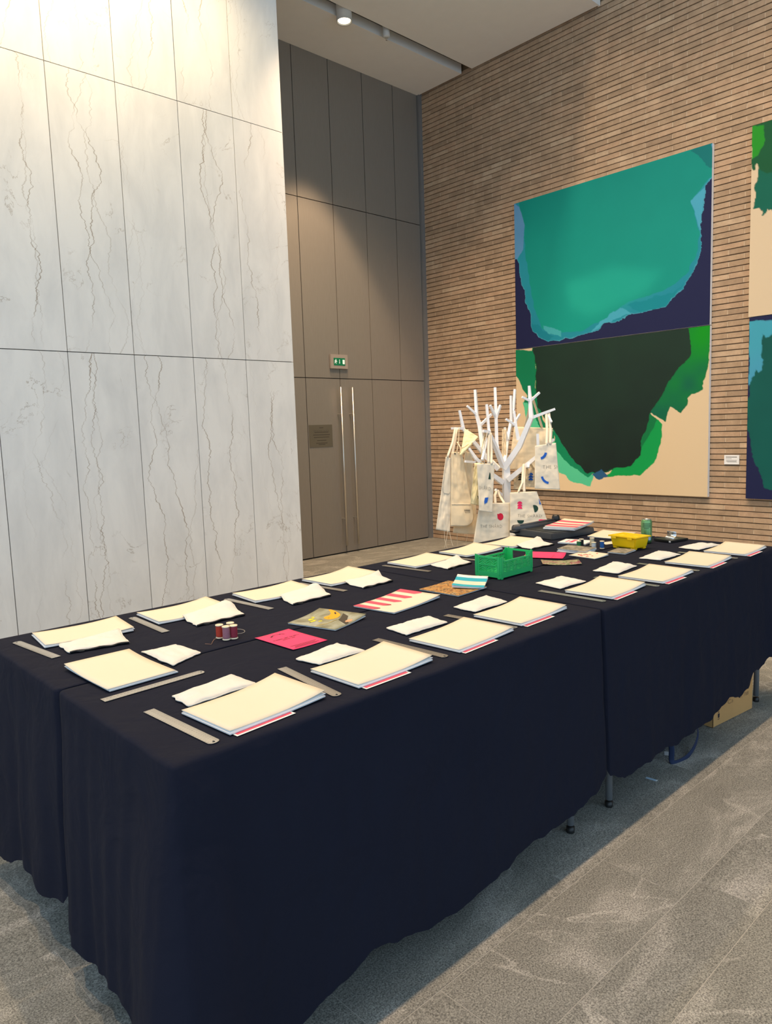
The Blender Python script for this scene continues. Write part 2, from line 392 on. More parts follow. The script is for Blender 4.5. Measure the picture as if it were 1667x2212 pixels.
MT['greycover'] = speckled('grey_photo', [rgb(80, 84, 70), rgb(140, 132, 118), rgb(178, 168, 150)], 30)
BRANCHES = [[[5.044, 3.911, 1.134, 0.0288], [5.094, 3.785, 1.323, 0.0243], [5.126, 3.681, 1.56, 0.0198], [5.134, 3.696, 1.705, 0.0153], [5.132, 3.703, 1.828, 0.0108]], [[5.126, 3.681, 1.56, 0.0138], [5.201, 3.603, 1.597, 0.0119], [5.262, 3.538, 1.627, 0.01]], [[5.127, 3.695, 1.702, 0.01], [5.062, 3.727, 1.736, 0.0092]], [[5.127, 3.695, 1.698, 0.01], [5.214, 3.659, 1.77, 0.0092]], [[5.221, 3.582, 1.577, 0.0092], [5.194, 3.529, 1.517, 0.0092]], [[5.094, 3.793, 1.376, 0.0169], [5.081, 3.809, 1.497, 0.0135], [5.075, 3.821, 1.626, 0.01]], [[5.079, 3.812, 1.501, 0.01], [4.994, 3.845, 1.556, 0.0092]], [[5.04, 3.917, 1.15, 0.0215], [4.932, 3.905, 1.308, 0.0185], [4.817, 3.896, 1.454, 0.0154], [4.747, 3.895, 1.464, 0.0123]], [[4.834, 3.891, 1.431, 0.0115], [4.854, 3.921, 1.475, 0.0111], [4.87, 3.952, 1.685, 0.0108]], [[4.971, 3.914, 1.245, 0.0169], [5.017, 3.968, 1.335, 0.0151], [5.037, 3.986, 1.572, 0.0133], [5.072, 4.02, 1.833, 0.0115]], [[5.037, 3.986, 1.572, 0.0108], [4.97, 3.995, 1.679, 0.01]], [[5.038, 3.985, 1.576, 0.0108], [5.107, 3.992, 1.679, 0.01]], [[5.088, 3.944, 1.162, 0.0169], [5.209, 3.999, 1.359, 0.0135], [5.18, 4.004, 1.485, 0.01]], [[5.213, 3.998, 1.375, 0.0154], [5.294, 4.017, 1.546, 0.0127], [5.297, 4.02, 1.766, 0.01]], [[5.295, 4.019, 1.562, 0.0123], [5.352, 4.034, 1.648, 0.0115], [5.387, 4.043, 1.823, 0.0108]], [[5.298, 4.006, 1.498, 0.01], [5.386, 4.017, 1.568, 0.0092], [5.421, 4.018, 1.6, 0.0085]], [[5.021, 3.914, 1.013, 0.0238], [4.921, 3.95, 1.088, 0.0192], [4.781, 4.006, 1.232, 0.0146], [4.73, 4.04, 1.324, 0.01]], [[4.772, 4.01, 1.202, 0.0115], [4.651, 4.014, 1.216, 0.01]], [[5.074, 3.992, 1.124, 0.0231], [5.022, 4.116, 1.258, 0.0202], [5.037, 4.168, 1.508, 0.0173], [5.027, 4.192, 1.603, 0.0144], [5.047, 4.221, 1.826, 0.0115]], [[5.028, 4.19, 1.603, 0.0108], [4.941, 4.229, 1.686, 0.0092]], [[5.04, 4.165, 1.512, 0.0115], [5.154, 4.129, 1.607, 0.01]], [[5.022, 4.116, 1.258, 0.0185], [4.851, 4.199, 1.482, 0.0142], [4.827, 4.219, 1.648, 0.01]], [[4.855, 4.197, 1.49, 0.0123], [4.731, 4.23, 1.495, 0.01]], [[5.044, 3.869, 1.035, 0.0238], [5.093, 3.731, 1.149, 0.0197], [5.142, 3.656, 1.223, 0.0156], [5.23, 3.528, 1.375, 0.0115]], [[5.155, 3.636, 1.26, 0.0131], [5.151, 3.637, 1.424, 0.0123]], [[5.116, 3.702, 1.186, 0.0115], [5.065, 3.674, 1.144, 0.0092]], [[5.004, 3.913, 0.906, 0.0138], [4.907, 3.903, 0.961, 0.0108]], [[4.807, 3.898, 1.402, 0.0085], [4.647, 3.828, 1.229, 0.01]]]
TRUNK = [[5.059, 3.903, 1.164, 0.0338], [4.988, 3.858, 0.447, 0.0384]]
HUNG = {"apron_a": {"q": [[4.596, 4.181, 1.257], [4.649, 4.158, 1.242], [4.557, 4.12, 0.622], [4.45, 4.182, 0.65]], "prints": [], "texts": [], "straps": [[[4.726, 4.18, 1.5], [4.675, 4.169, 1.38], [4.606, 4.172, 1.254]], [[4.767, 4.197, 1.496], [4.707, 4.178, 1.364], [4.643, 4.162, 1.238]], [[4.516, 4.147, 0.636], [4.511, 4.14, 0.561], [4.52, 4.12, 0.482]], [[4.538, 4.126, 0.635], [4.515, 4.123, 0.562], [4.495, 4.13, 0.488]], [[4.555, 4.124, 0.633], [4.557, 4.11, 0.558], [4.565, 4.094, 0.497]]]}, "apron_b": {"q": [[4.65, 4.165, 1.294], [4.729, 4.119, 1.293], [4.74, 3.983, 0.656], [4.566, 4.12, 0.67]], "prints": [], "texts": [], "straps": [[[4.757, 4.165, 1.499], [4.726, 4.148, 1.378], [4.683, 4.133, 1.289]], [[4.71, 4.15, 1.379], [4.719, 4.119, 1.325], [4.707, 4.11, 1.28]]]}, "apron_c": {"q": [[4.798, 4.138, 1.299], [4.856, 4.108, 1.274], [4.821, 4.033, 0.573], [4.626, 4.15, 0.603]], "prints": [], "texts": [], "straps": [[[4.849, 4.146, 1.481], [4.846, 4.132, 1.374], [4.824, 4.126, 1.29]], [[4.661, 4.131, 0.604], [4.649, 4.121, 0.468]], [[4.742, 4.08, 0.587], [4.724, 4.087, 0.515]]]}, "hat": {"q": [[4.792, 4.132, 1.49], [4.848, 4.027, 1.414], [4.748, 4.029, 1.357], [4.672, 4.085, 1.267]], "prints": [], "texts": [], "straps": []}, "tote_a": {"q": [[4.643, 3.882, 1.199], [4.75, 3.782, 1.194], [4.695, 3.771, 0.793], [4.618, 3.846, 0.813]], "prints": [["green", [[0.661, 0.321], [0.809, 0.323], [0.79, 0.21], [0.74, 0.174]]], ["blue", [[0.45, 0.709], [0.69, 0.694], [0.619, 0.799], [0.415, 0.84], [0.398, 0.788]]]], "texts": [["SHARD", [0.051, 0.546], [0.8, 0.553], [0.079, 0.47]]], "straps": [[[4.688, 3.84, 1.197], [4.715, 3.863, 1.331], [4.796, 3.889, 1.454]], [[4.712, 3.817, 1.196], [4.765, 3.857, 1.329], [4.824, 3.89, 1.452]], [[4.73, 3.8, 1.192], [4.789, 3.844, 1.299], [4.829, 3.885, 1.446]]]}, "tote_b": {"q": [[4.676, 3.934, 1.201], [4.733, 3.881, 1.202], [4.67, 3.885, 0.848], [4.618, 3.937, 0.868]], "prints": [["blue", [[0.471, 0.347], [0.678, 0.334], [0.629, 0.229], [0.528, 0.218]]], ["green", [[0.617, 0.786], [0.93, 0.779], [0.971, 0.902], [0.834, 0.866]]]], "texts": [], "straps": [[[4.717, 3.896, 1.199], [4.735, 3.899, 1.331], [4.791, 3.908, 1.455]]]}, "tote_c": {"q": [[4.702, 3.912, 0.861], [4.891, 3.737, 0.86], [4.857, 3.718, 0.527], [4.629, 3.929, 0.527]], "prints": [["red", [[0.65, 0.274], [0.679, 0.258], [0.713, 0.255], [0.747, 0.266], [0.774, 0.288], [0.792, 0.319], [0.797, 0.354], [0.789, 0.387], [0.769, 0.413], [0.741, 0.429], [0.708, 0.432], [0.676, 0.421], [0.648, 0.399], [0.624, 0.379], [0.602, 0.268]]]], "texts": [["THE SHARD", [0.138, 0.604], [0.769, 0.622], [0.13, 0.524]]], "straps": [[[4.8, 3.821, 0.859], [4.844, 3.859, 0.922], [4.933, 3.905, 0.958]], [[4.863, 3.776, 0.857], [4.913, 3.861, 0.909], [4.936, 3.902, 0.958]]]}, "tote_d": {"q": [[4.867, 3.718, 0.947], [5.03, 3.567, 0.95], [5.077, 3.48, 0.666], [4.825, 3.697, 0.559]], "prints": [["pink", [[0.247, 0.261], [0.255, 0.24], [0.275, 0.224], [0.303, 0.214], [0.336, 0.212], [0.367, 0.22], [0.392, 0.235], [0.407, 0.256], [0.409, 0.279]]], ["pink", [[0.242, 0.317], [0.25, 0.297], [0.269, 0.28], [0.297, 0.271], [0.328, 0.27], [0.359, 0.278], [0.383, 0.294], [0.398, 0.315], [0.4, 0.338]]], ["pink", [[0.237, 0.374], [0.245, 0.353], [0.263, 0.337], [0.29, 0.328], [0.321, 0.327], [0.351, 0.336], [0.375, 0.352], [0.389, 0.373], [0.392, 0.396]]], ["green", [[0.739, 0.358], [0.782, 0.362], [0.82, 0.375], [0.849, 0.397], [0.866, 0.425], [0.869, 0.456], [0.86, 0.487], [0.839, 0.514], [0.809, 0.535], [0.772, 0.548], [0.733, 0.552]]], ["green", [[0.401, 0.672], [0.393, 0.697], [0.377, 0.716], [0.355, 0.729], [0.328, 0.735], [0.3, 0.731], [0.272, 0.72], [0.247, 0.703], [0.227, 0.68], [0.216, 0.655], [0.212, 0.63]]], ["pink", [[0.796, 0.763], [0.847, 0.771], [0.857, 0.819], [0.908, 0.796], [0.922, 0.841], [0.968, 0.816], [0.983, 0.889], [0.777, 0.837]]], ["blue", [[1.025, 0.191], [1.034, 0.378], [0.937, 0.374]]]], "texts": [["THE SHARD", [0.23, 0.565], [0.897, 0.727], [0.241, 0.49]]], "straps": [[[4.916, 3.672, 0.948], [4.965, 3.666, 1.024], [5.07, 3.728, 1.173]], [[4.954, 3.637, 0.946], [4.976, 3.657, 1.031], [5.095, 3.732, 1.168]]]}, "tote_e": {"q": [[5.041, 3.587, 1.327], [5.17, 3.47, 1.346], [5.156, 3.424, 0.959], [5.003, 3.568, 0.975]], "prints": [["blue", [[0.557, 0.189], [0.545, 0.216], [0.525, 0.24], [0.497, 0.263], [0.463, 0.283], [0.422, 0.301], [0.376, 0.315], [0.326, 0.325], [0.274, 0.331], [0.253, 0.274], [0.289, 0.271], [0.322, 0.264], [0.353, 0.255], [0.381, 0.243], [0.404, 0.229], [0.423, 0.214], [0.436, 0.197], [0.444, 0.179]]], ["blue", [[0.551, 0.884], [0.496, 0.878], [0.445, 0.867], [0.397, 0.852], [0.354, 0.832], [0.318, 0.809], [0.288, 0.782], [0.267, 0.753], [0.253, 0.722], [0.345, 0.714], [0.354, 0.737], [0.37, 0.758], [0.392, 0.778], [0.42, 0.796], [0.452, 0.811], [0.487, 0.822], [0.526, 0.83], [0.568, 0.835]]]], "texts": [["THE SH", [0.338, 0.542], [1.053, 0.554], [0.346, 0.46]]], "straps": [[[5.111, 3.522, 1.331], [5.162, 3.55, 1.459], [5.213, 3.593, 1.604]], [[5.134, 3.502, 1.338], [5.183, 3.53, 1.458], [5.229, 3.579, 1.607]]]}, "tote_f": {"q": [[5.241, 3.948, 1.49], [5.488, 3.715, 1.467], [5.435, 3.71, 1.114], [5.165, 3.961, 1.117]], "prints": [], "texts": [], "straps": [[[5.309, 3.884, 1.483], [5.286, 3.828, 1.601], [5.177, 3.715, 1.733]], [[5.42, 3.779, 1.474], [5.345, 3.772, 1.599], [5.183, 3.71, 1.736]]]}, "tote_g": {"q": [[5.157, 3.778, 1.129], [5.223, 3.717, 1.126], [5.201, 3.712, 0.965], [5.14, 3.77, 0.974]], "prints": [["blue", [[0.371, 0.358], [0.386, 0.309], [0.433, 0.268], [0.504, 0.24], [0.589, 0.23], [0.676, 0.239], [0.75, 0.265], [0.802, 0.304], [0.822, 0.351]]], ["blue", [[0.377, 0.498], [0.392, 0.449], [0.44, 0.408], [0.512, 0.38], [0.597, 0.369], [0.684, 0.377], [0.76, 0.403], [0.812, 0.442], [0.832, 0.489]]], ["blue", [[0.383, 0.637], [0.399, 0.589], [0.446, 0.547], [0.519, 0.519], [0.606, 0.508], [0.694, 0.515], [0.769, 0.541], [0.822, 0.58], [0.843, 0.626]]]], "texts": [], "straps": [[[5.168, 3.768, 1.129], [5.116, 3.711, 1.163]], [[5.21, 3.729, 1.127], [5.129, 3.702, 1.174]]]}, "tote_h": {"q": [[5.147, 3.89, 1.082], [5.22, 3.827, 1.106], [5.199, 3.82, 0.94], [5.134, 3.882, 0.949]], "prints": [["black", [[0.418, 0.182], [0.431, 0.14], [0.47, 0.109], [0.527, 0.093], [0.596, 0.095], [0.666, 0.115], [0.725, 0.147], [0.766, 0.187], [0.781, 0.23]]], ["black", [[0.421, 0.32], [0.434, 0.277], [0.473, 0.244], [0.531, 0.227], [0.6, 0.228], [0.67, 0.245], [0.73, 0.275], [0.771, 0.315], [0.786, 0.357]]], ["black", [[0.424, 0.457], [0.437, 0.413], [0.476, 0.38], [0.534, 0.361], [0.604, 0.359], [0.674, 0.375], [0.734, 0.404], [0.775, 0.442], [0.791, 0.484]]]], "texts": [], "straps": [[[5.162, 3.877, 1.085], [5.122, 3.809, 1.116]]]}, "tote_i": {"q": [[5.129, 3.994, 1.47], [5.157, 3.968, 1.469], [5.128, 3.955, 1.206], [5.099, 3.981, 1.208]], "prints": [], "texts": [], "straps": []}}
PAINT = {"u": {"rim": [[5.441, 4.107], [5.352, 3.442], [5.318, 3.38], [5.292, 3.227], [5.249, 3.035], [5.227, 2.92], [5.171, 2.828], [5.15, 2.686], [5.128, 2.59], [5.05, 2.525], [4.939, 2.448], [4.786, 2.45], [4.595, 2.464], [4.41, 2.495], [4.29, 2.516], [4.173, 2.561], [4.078, 2.549], [3.91, 2.619], [3.856, 2.62], [3.73, 2.619], [3.643, 2.639], [3.539, 2.64], [3.455, 2.707], [3.39, 2.776], [3.309, 2.856], [3.246, 2.969], [3.2, 3.082], [3.173, 3.191], [3.195, 3.278], [3.181, 3.411], [3.167, 3.558], [3.146, 3.687], [3.086, 3.76], [3.026, 3.773], [3.032, 4.167], [5.439, 4.253]], "inner": [[5.302, 4.019], [5.237, 3.804], [5.241, 3.513], [5.178, 3.134], [5.113, 2.848], [5.026, 2.615], [4.85, 2.521], [4.491, 2.514], [4.212, 2.6], [4.022, 2.709], [3.82, 2.762], [3.626, 2.781], [3.424, 2.844], [3.31, 2.934], [3.231, 3.073], [3.195, 3.263], [3.286, 3.586], [3.086, 3.774], [3.105, 4.0], [3.167, 4.054], [3.169, 4.209], [5.346, 4.193]], "tl": [[5.441, 4.107], [5.302, 4.019], [5.237, 3.804], [5.264, 3.517], [5.347, 3.441], [5.454, 3.443]], "rw": [[3.286, 3.594], [3.146, 3.687], [3.167, 3.558], [3.195, 3.294]], "bw": [[4.022, 2.701], [3.892, 2.625], [4.41, 2.495], [4.212, 2.6]], "tr": [[3.308, 4.058], [3.214, 4.09], [3.031, 4.123], [3.026, 3.788], [3.228, 3.976]], "tr2": [[3.106, 4.058], [3.03, 4.065], [3.029, 3.963], [3.09, 3.995]], "br": [[3.819, 2.628], [3.539, 2.64], [3.455, 2.707], [3.357, 2.833], [3.456, 2.755], [3.661, 2.754], [3.947, 2.699]], "lt": [[4.716, 3.058], [4.097, 3.122], [3.559, 2.994], [3.731, 2.814], [4.022, 2.726], [4.369, 2.655], [4.634, 2.78]], "bl": [[5.15, 2.686], [5.026, 2.615], [4.85, 2.484], [4.939, 2.448], [5.128, 2.59]], "blb": [[5.003, 2.631], [4.763, 2.547], [4.742, 2.481], [4.916, 2.528]]}, "l": {"gl": [[5.473, 2.409], [5.132, 2.365], [5.1, 2.128], [5.126, 1.941], [5.016, 1.557], [4.861, 1.403], [4.863, 1.177], [5.226, 1.487], [5.292, 1.76], [5.232, 1.834], [5.354, 2.053], [5.478, 2.159]], "lt": [[5.292, 1.779], [5.221, 1.756], [5.041, 1.444], [4.818, 1.271], [4.667, 1.121], [4.498, 0.975], [4.354, 0.905], [4.395, 0.794], [4.605, 0.843], [4.799, 0.951], [5.045, 1.12], [5.227, 1.371]], "ge": [[4.883, 1.459], [4.624, 1.214], [4.415, 0.976], [4.293, 0.942], [4.416, 0.903], [4.646, 1.019], [4.819, 1.177]], "dark": [[5.132, 2.365], [5.13, 2.505], [3.304, 2.472], [3.303, 2.385], [3.26, 2.215], [3.283, 2.107], [3.414, 1.991], [3.532, 1.804], [3.67, 1.613], [3.723, 1.48], [3.776, 1.295], [3.803, 1.141], [3.904, 1.028], [4.095, 0.999], [4.293, 0.933], [4.457, 0.957], [4.624, 1.121], [4.861, 1.421], [5.083, 1.712], [5.114, 1.941], [5.088, 2.164]], "rg": [[3.303, 2.385], [3.304, 2.472], [3.034, 2.452], [3.06, 2.386], [3.077, 2.18], [3.12, 1.92], [3.15, 1.78], [3.246, 1.754], [3.359, 1.575], [3.479, 1.637], [3.529, 1.483], [3.688, 1.58], [3.532, 1.804], [3.414, 1.991], [3.283, 2.107], [3.26, 2.215]], "br": [[3.697, 1.58], [3.607, 1.502], [3.555, 1.459], [3.57, 1.259], [3.631, 1.074], [3.811, 0.926], [3.98, 0.931], [4.213, 0.899], [4.095, 0.999], [3.904, 1.028], [3.803, 1.141], [3.776, 1.295]], "bl": [[4.374, 0.913], [4.253, 0.997], [4.173, 0.909], [4.273, 0.87]], "brd": [[3.697, 1.58], [3.616, 1.511], [3.722, 1.311], [3.79, 1.21], [3.776, 1.295]]}, "u2": {"g": [[2.746, 4.081], [2.739, 3.746], [2.712, 3.738], [2.682, 3.771], [2.672, 3.727], [2.687, 3.618], [2.697, 3.514], [2.703, 3.392], [2.649, 3.367], [2.616, 3.314], [2.585, 3.348], [2.52, 3.3], [2.263, 3.351], [1.395, 3.281], [1.189, 3.905], [2.749, 4.244]], "br": [[2.746, 4.081], [2.74, 3.82], [2.676, 3.842], [2.623, 3.963], [2.641, 4.081], [2.746, 4.106]], "teal": [[2.697, 3.514], [2.703, 3.392], [2.649, 3.367], [2.616, 3.314], [2.585, 3.348], [2.52, 3.3], [2.263, 3.351], [1.909, 3.37], [2.198, 3.645], [2.592, 3.674], [2.672, 3.727]]}, "l2": {"blue": [[2.725, 2.343], [2.714, 1.79], [2.661, 1.842], [2.577, 1.981], [2.564, 2.197], [2.412, 2.233], [2.416, 2.375], [2.726, 2.38]], "teal": [[2.7, 1.789], [2.671, 1.879], [2.664, 1.952], [2.628, 1.922], [2.585, 1.982], [2.616, 2.167], [2.6, 2.255], [2.548, 2.222], [2.498, 2.306], [1.191, 2.319], [0.97, 1.461], [1.322, 0.828], [1.97, 0.81], [2.489, 0.831], [2.551, 0.853], [2.607, 0.964], [2.656, 1.152], [2.694, 1.247], [2.727, 1.529]]}}
# ================================================================== the setting
XB, YG, YM, ZC = 7.25, 6.90, 5.55, 5.78     # brick face, bronze panel face, marble face, low ceiling

# ---- floor: a grout bed with single stone tiles
floor = MB().box(-6, 7.6, -6, 7.2, -.12, -.0009).build('floor', MT['grout']); tag(floor, 'grey gneiss stone floor of staggered tiles', kind='structure')
ROWS = [0.0, .29, .48, .765, .967, 1.25, 1.60, 1.877, 2.17, 2.517, 2.70, 3.05, 3.33, 3.62, 3.83, 4.12, 4.46, 4.74, 5.03, 5.36, 5.56, 5.9, 6.2, 6.55, 6.9]
FIXED = {4: [1.30, 2.127], 5: [1.933]}
tr = random.Random(3)
TZ = 0.0
def tile_cuts(k):
    xs = sorted(FIXED.get(k, []))
    if not xs: xs = [tr.uniform(.2, .9)]
    while xs[-1] < 7.25: xs.append(xs[-1]+tr.uniform(.62, 1.05))
    xs[-1] = 7.25
    if len(xs) > 1 and xs[-1]-xs[-2] < .2: xs.pop(-2)
    while xs[0] > .3: xs.insert(0, xs[0]-tr.uniform(.62, 1.0))
    return xs
for k in range(len(ROWS)-1):
    y0, y1 = ROWS[k], ROWS[k+1]; xs = tile_cuts(k)
    for x0, x1 in zip(xs, xs[1:]):
        cx, cy, g = (x0+x1)/2, (y0+y1)/2, .0013
        MB().box(x0-cx+g, x1-cx-g, y0-cy+g, y1-cy-g, -.02, tr.uniform(-.0004, .0)).build('tile', MT['gneiss'], floor, loc=(cx, cy, TZ))
far = MB()
for j in range(-15, 18):
    x = -6+(j % 3)*.3
    while x < 7.2:
        x1 = x+.9; y0 = j*.4
        if not (x1 > .35 and x < 7.25 and y0+.4 > 0 and y0 < 6.9) and y0 < 6.8 and x1 < 7.3:
            far.box(x+.0015, x1-.0015, y0+.0015, y0+.3985, -.02, -.001)
        x = x1
o = far.build('outer_tiles', MT['gneiss'], floor); o['kind'] = 'stuff'

# ---- brick wall: recessed bed joints, lighter upright joints, long thin bricks in running bond
wall_r = MB().box(XB+.012, XB+.25, -6, YG+.3, -.1, 8.3).build('wall_right', MT['joint']); tag(wall_r, 'long brown brick wall in running bond', kind='structure')
BL, BH = .28, .055
br_rng = random.Random(11)
def brick_mesh(i, L):
    v = MB().box(0, .03, -L/2, L/2, -.0225, .0225)
    j = lambda s: br_rng.uniform(-s, s)
    pts = [(x+(j(.0012) if x == 0 else 0), y+j(.0015), z+j(.0016)) for x, y, z in v.v]
    me = bpy.data.meshes.new('brick'); me.from_pydata(pts, [], v.f); me.update(); me.materials.append(MT['brick']); return me
VAR = [brick_mesh(i, BL-.011) for i in range(8)]
PAINTED = [(3.09, 5.38, .73, 4.07), (.3, 2.73, .73, 4.11)]
CR = R.transposed()
def frame_px(x, y, z):
    v = CR @ Vector((x, y, z-1.5)); return (833.5+1573.4*v.x/-v.z, 1106-1573.4*v.y/-v.z) if v.z < 0 else (-1, -1)
cands = []; allb = []
for r in range(0, 106):
    z = (r+.5)*BH; off = .14*(r % 2)
    c = math.floor((off-6+28)/BL)
    while True:
        y = c*BL-28-off+BL/2; c += 1
        if y-BL/2 > YG-.02: break
        y0, y1 = y-BL/2+.0055, min(y+BL/2-.0055, YG-.01)
        if y1-y0 < .03: continue
        b = (y0, y1, z); allb.append(b)
        px, py = frame_px(XB, y, z)
        hid = any(a-.02 < y0 and y1 < b_+.02 and c_ < z < d_ for a, b_, c_, d_ in PAINTED)
        if 0 < px < 1667 and 0 < py < 1165 and not hid and y1-y0 > .25:
            cands.append((math.dist((0, 0, 1.5), (XB, y, z)), b))
cands.sort(); near = {b for d, b in cands[:296]}
bulk = MB(); perps = MB()
for (y0, y1, z) in allb:
    jx = br_rng.uniform(-.0012, .0012)
    if (y0, y1, z) in near:
        o = link('brick', VAR[br_rng.randrange(8)], None, wall_r, loc=(XB+jx, (y0+y1)/2, z))
    elif y0 > -1.5 or True:
        e = [br_rng.uniform(-.0015, .0015) for _ in range(4)]
        bulk.box(XB+jx, XB+.03, y0+e[0], y1+e[1], z-.0225+e[2], z+.0225+e[3])
    if y1 < YG-.03: perps.box(XB+.0025, XB+.03, y1-.001, y1+.012, z-.022, z+.022)
o = bulk.build('bricks', MT['brick'], wall_r); o['kind'] = 'stuff'
o = perps.build('upright_joints', MT['perp'], wall_r); o['kind'] = 'stuff'

# ---- bronze panel wall with the double door
wall_b = MB().box(3.6, XB+.2, YG+.02, YG+.3, -.1, 8.3).build('wall_back', MT['dark']); tag(wall_b, 'bronze grey metal panel wall with a double door', kind='structure')
XJ = [3.65, 4.168, 4.685, 5.203, 5.722, 6.245, 6.757, 7.196]
ZJ = [.012, 2.137, 4.162, 5.80]
g = .0045
for j in range(3):
    for i in range(len(XJ)-1):
        if XJ[i+1] < 4.0: continue
        x0, x1, z0, z1 = XJ[i]+g, XJ[i+1]-g, ZJ[j]+g, ZJ[j+1]-g
        cx, cz = (x0+x1)/2, (z0+z1)/2
        m = MB().box(x0-cx, x1-cx, 0, .019, z0-cz, z1-cz)
        if j == 0 and i in (3, 4):
            d = m.build('door_%d' % (i-2), MT['bronze'], loc=(cx, YG, cz)); tag(d, ['left', 'right'][i-3]+' leaf of the bronze double door with tall bar handle', kind='structure')
            hx = 5.668 if i == 3 else 5.853
            h = MB().tube([(hx-cx, -.075, .105-cz), (hx-cx, -.075, 2.03-cz)], .0125, 12).build('pull_handle', MT['steel'], d, True)
            for zz in (1.71, .435):
                MB().tube([(hx-cx, -.075, zz-cz), (hx-cx, .0, zz-cz)], .008, 8).build('handle_bracket', MT['steel'], h)
        else:
            m.build('panel', MT['bronze'], wall_b, loc=(cx, YG, cz))
t = MB().box(7.2, XB+.012, YG-.035, YG+.02, 0, ZC+.02).build('trim_1', MT['steel_trim']); tag(t, 'grey steel corner strip between bronze panels and brick', kind='structure')

# ---- marble wall
wall_l = MB().box(-6, 4.05, YM+.02, YG-.01, -.1, 8.3).build('wall_left', MT['dark']); tag(wall_l, 'veined white marble panel wall', kind='structure')
MXJ = [4.052-.5065*i for i in range(0, 20)]
MZJ = [.004, 2.150, 4.160, 6.2, 8.2]
for i in range(19):
    for j in range(4):
        x0, x1, z0, z1 = MXJ[i+1]+.003, MXJ[i]-(.003 if i else 0), MZJ[j]+.003, MZJ[j+1]-.003
        cx, cz = (x0+x1)/2, (z0+z1)/2
        MB().box(x0-cx, x1-cx, 0, .022, z0-cz, z1-cz).build('marble_panel', MT['marble'], wall_l, loc=(cx, YM, cz))
for j in range(4):
    MB().box(0, .022, -.66, .66, -(MZJ[j+1]-MZJ[j])/2+.003, (MZJ[j+1]-MZJ[j])/2-.003).build('marble_panel', MT['marble'], wall_l, loc=(4.05, 6.235, (MZJ[j]+MZJ[j+1])/2))

# ---- ceilings: two low soffits with a slot between them, a high ceiling beyond
def ceil_(m_, *b): o = MB().box(*b).build('ceiling', m_); return o
tag(ceil_(MT['plaster'], 4.08, 7.215, 6.15, YG-.002, ZC, ZC+.11), 'low plaster soffit along the bronze panels', kind='structure')
tag(ceil_(MT['plaster'], 4.08, 7.215, 4.30, 5.985, ZC, ZC+.13), 'low plaster soffit in front of the light slot', kind='structure')
tag(ceil_(MT['plaster'], -6, 4.08, 4.30, YM-.002, ZC, ZC+.13), 'low plaster soffit above the marble wall', kind='structure')
tag(ceil_(MT['slot'], 4.08, 7.24, 4.30, YG, ZC+.34, ZC+.4), 'grey lining above the ceiling slot', kind='structure')
tag(ceil_(MT['plaster'], -6, 7.5, -6, 4.30, 7.95, 8.2), 'high plaster ceiling over the lobby', kind='structure')
tag(ceil_(MT['plaster'], -6, 7.24, 4.28, 4.30, ZC, 7.95), 'upstand between low and high ceiling', kind='structure')

# ---- lamps
def spot(parent, loc, target, watts, angle, blend=.6, rad=.06, col=WARM):
    l = bpy.data.lights.new('lamp_light', 'SPOT'); l.energy = watts; l.spot_size = math.radians(angle); l.spot_blend = blend; l.shadow_soft_size = rad; l.color = col
    o = bpy.data.objects.new('lamp_light', l); COL.objects.link(o); o.parent = parent
    o.location = loc; d = Vector(target)-Vector(loc)
    o.rotation_euler = d.to_track_quat('-Z', 'Y').to_euler(); return o
def downlight(name, pos, target, watts, label, angle=120, rad=.05, group=None, col=WARM):
    t = thing(name, label, 'ceiling lamp', pos, 0, group)
    MB().lathe([(.085, .0), (.085, .09), (.0, .09)], 20).build('housing', MT['lampwhite'], t, True)
    MB().lathe([(0, .012), (.07, .012), (.07, .02), (0, .02)], 20).build('lens', MT['glow'], t)
    spot(t, (0, 0, -.03), Vector(target)-Vector(pos), watts, angle, .9, rad, col)
    return t
for i, p in enumerate(TABLE_LAMPS):
    downlight('ceiling_downlight', p, (p[0], p[1], 0), TABLE_LAMP_W, ['first', 'second', 'third', 'fourth', 'fifth'][i]+' downlight from the left in the row high above the tables', 74, .06, 'downlights above the tables')
for i, (p, q, wt) in enumerate(ART_LAMPS):
    downlight('picture_lamp', p, q, wt, ['rearmost', 'middle', 'foremost'][i]+' of three high ceiling lamps aimed at the brick wall', 66, .16, 'lamps aimed at the brick wall', ART_COL)
for i, (p, wt) in enumerate(WASH_LAMPS):
    downlight('wall_wash_lamp', (p[0], p[1], p[2]-.09), (p[0], YM-.12, 0), wt, ['leftmost', 'middle', 'rightmost'][i]+' of three soffit downlights washing the marble wall', 150, .05, 'lamps washing the marble', WASH_COL)
for i, (p, q, wt) in enumerate(ADDED_LAMPS):
    downlight('added_fill_lamp', p, q, wt, ['added fill lamp by the marble corner above the bronze door', 'added fill lamp in front of the coat tree and brick wall'][i], 96, .05, 'added fill lamps by the door')
t = thing('ceiling_spotlight', 'lit white cylinder spotlight in the ceiling slot', 'spotlight', (5.285, 6.068, 5.70))
MB().lathe([(.062, .02), (.072, .004), (.08, .0), (.08, .42)], 32).build('housing', MT['lampwhite'], t, True)
MB().lathe([(.0, .012), (.064, .012), (.064, .018), (0, .018)], 28).build('lens', MT['glow'], t)
spot(t, (0, 0, -.02), (0, .02, -4), SLOT_LAMP_W, 64, .35, .05)
t = thing('ceiling_sensor', 'small white cylinder detector in the ceiling slot', 'detector', (5.875, 6.06, 5.735))
MB().lathe([(.0, .0), (.03, .0), (.038, .012), (.038, .385)], 20).build('housing', MT['lampwhite'], t, True)
MB().lathe([(.0, -.03), (.009, -.03), (.009, -.024), (.003, -.02), (.003, .0), (0, 0)], 12).build('detector_tip', MT['steel'], t)

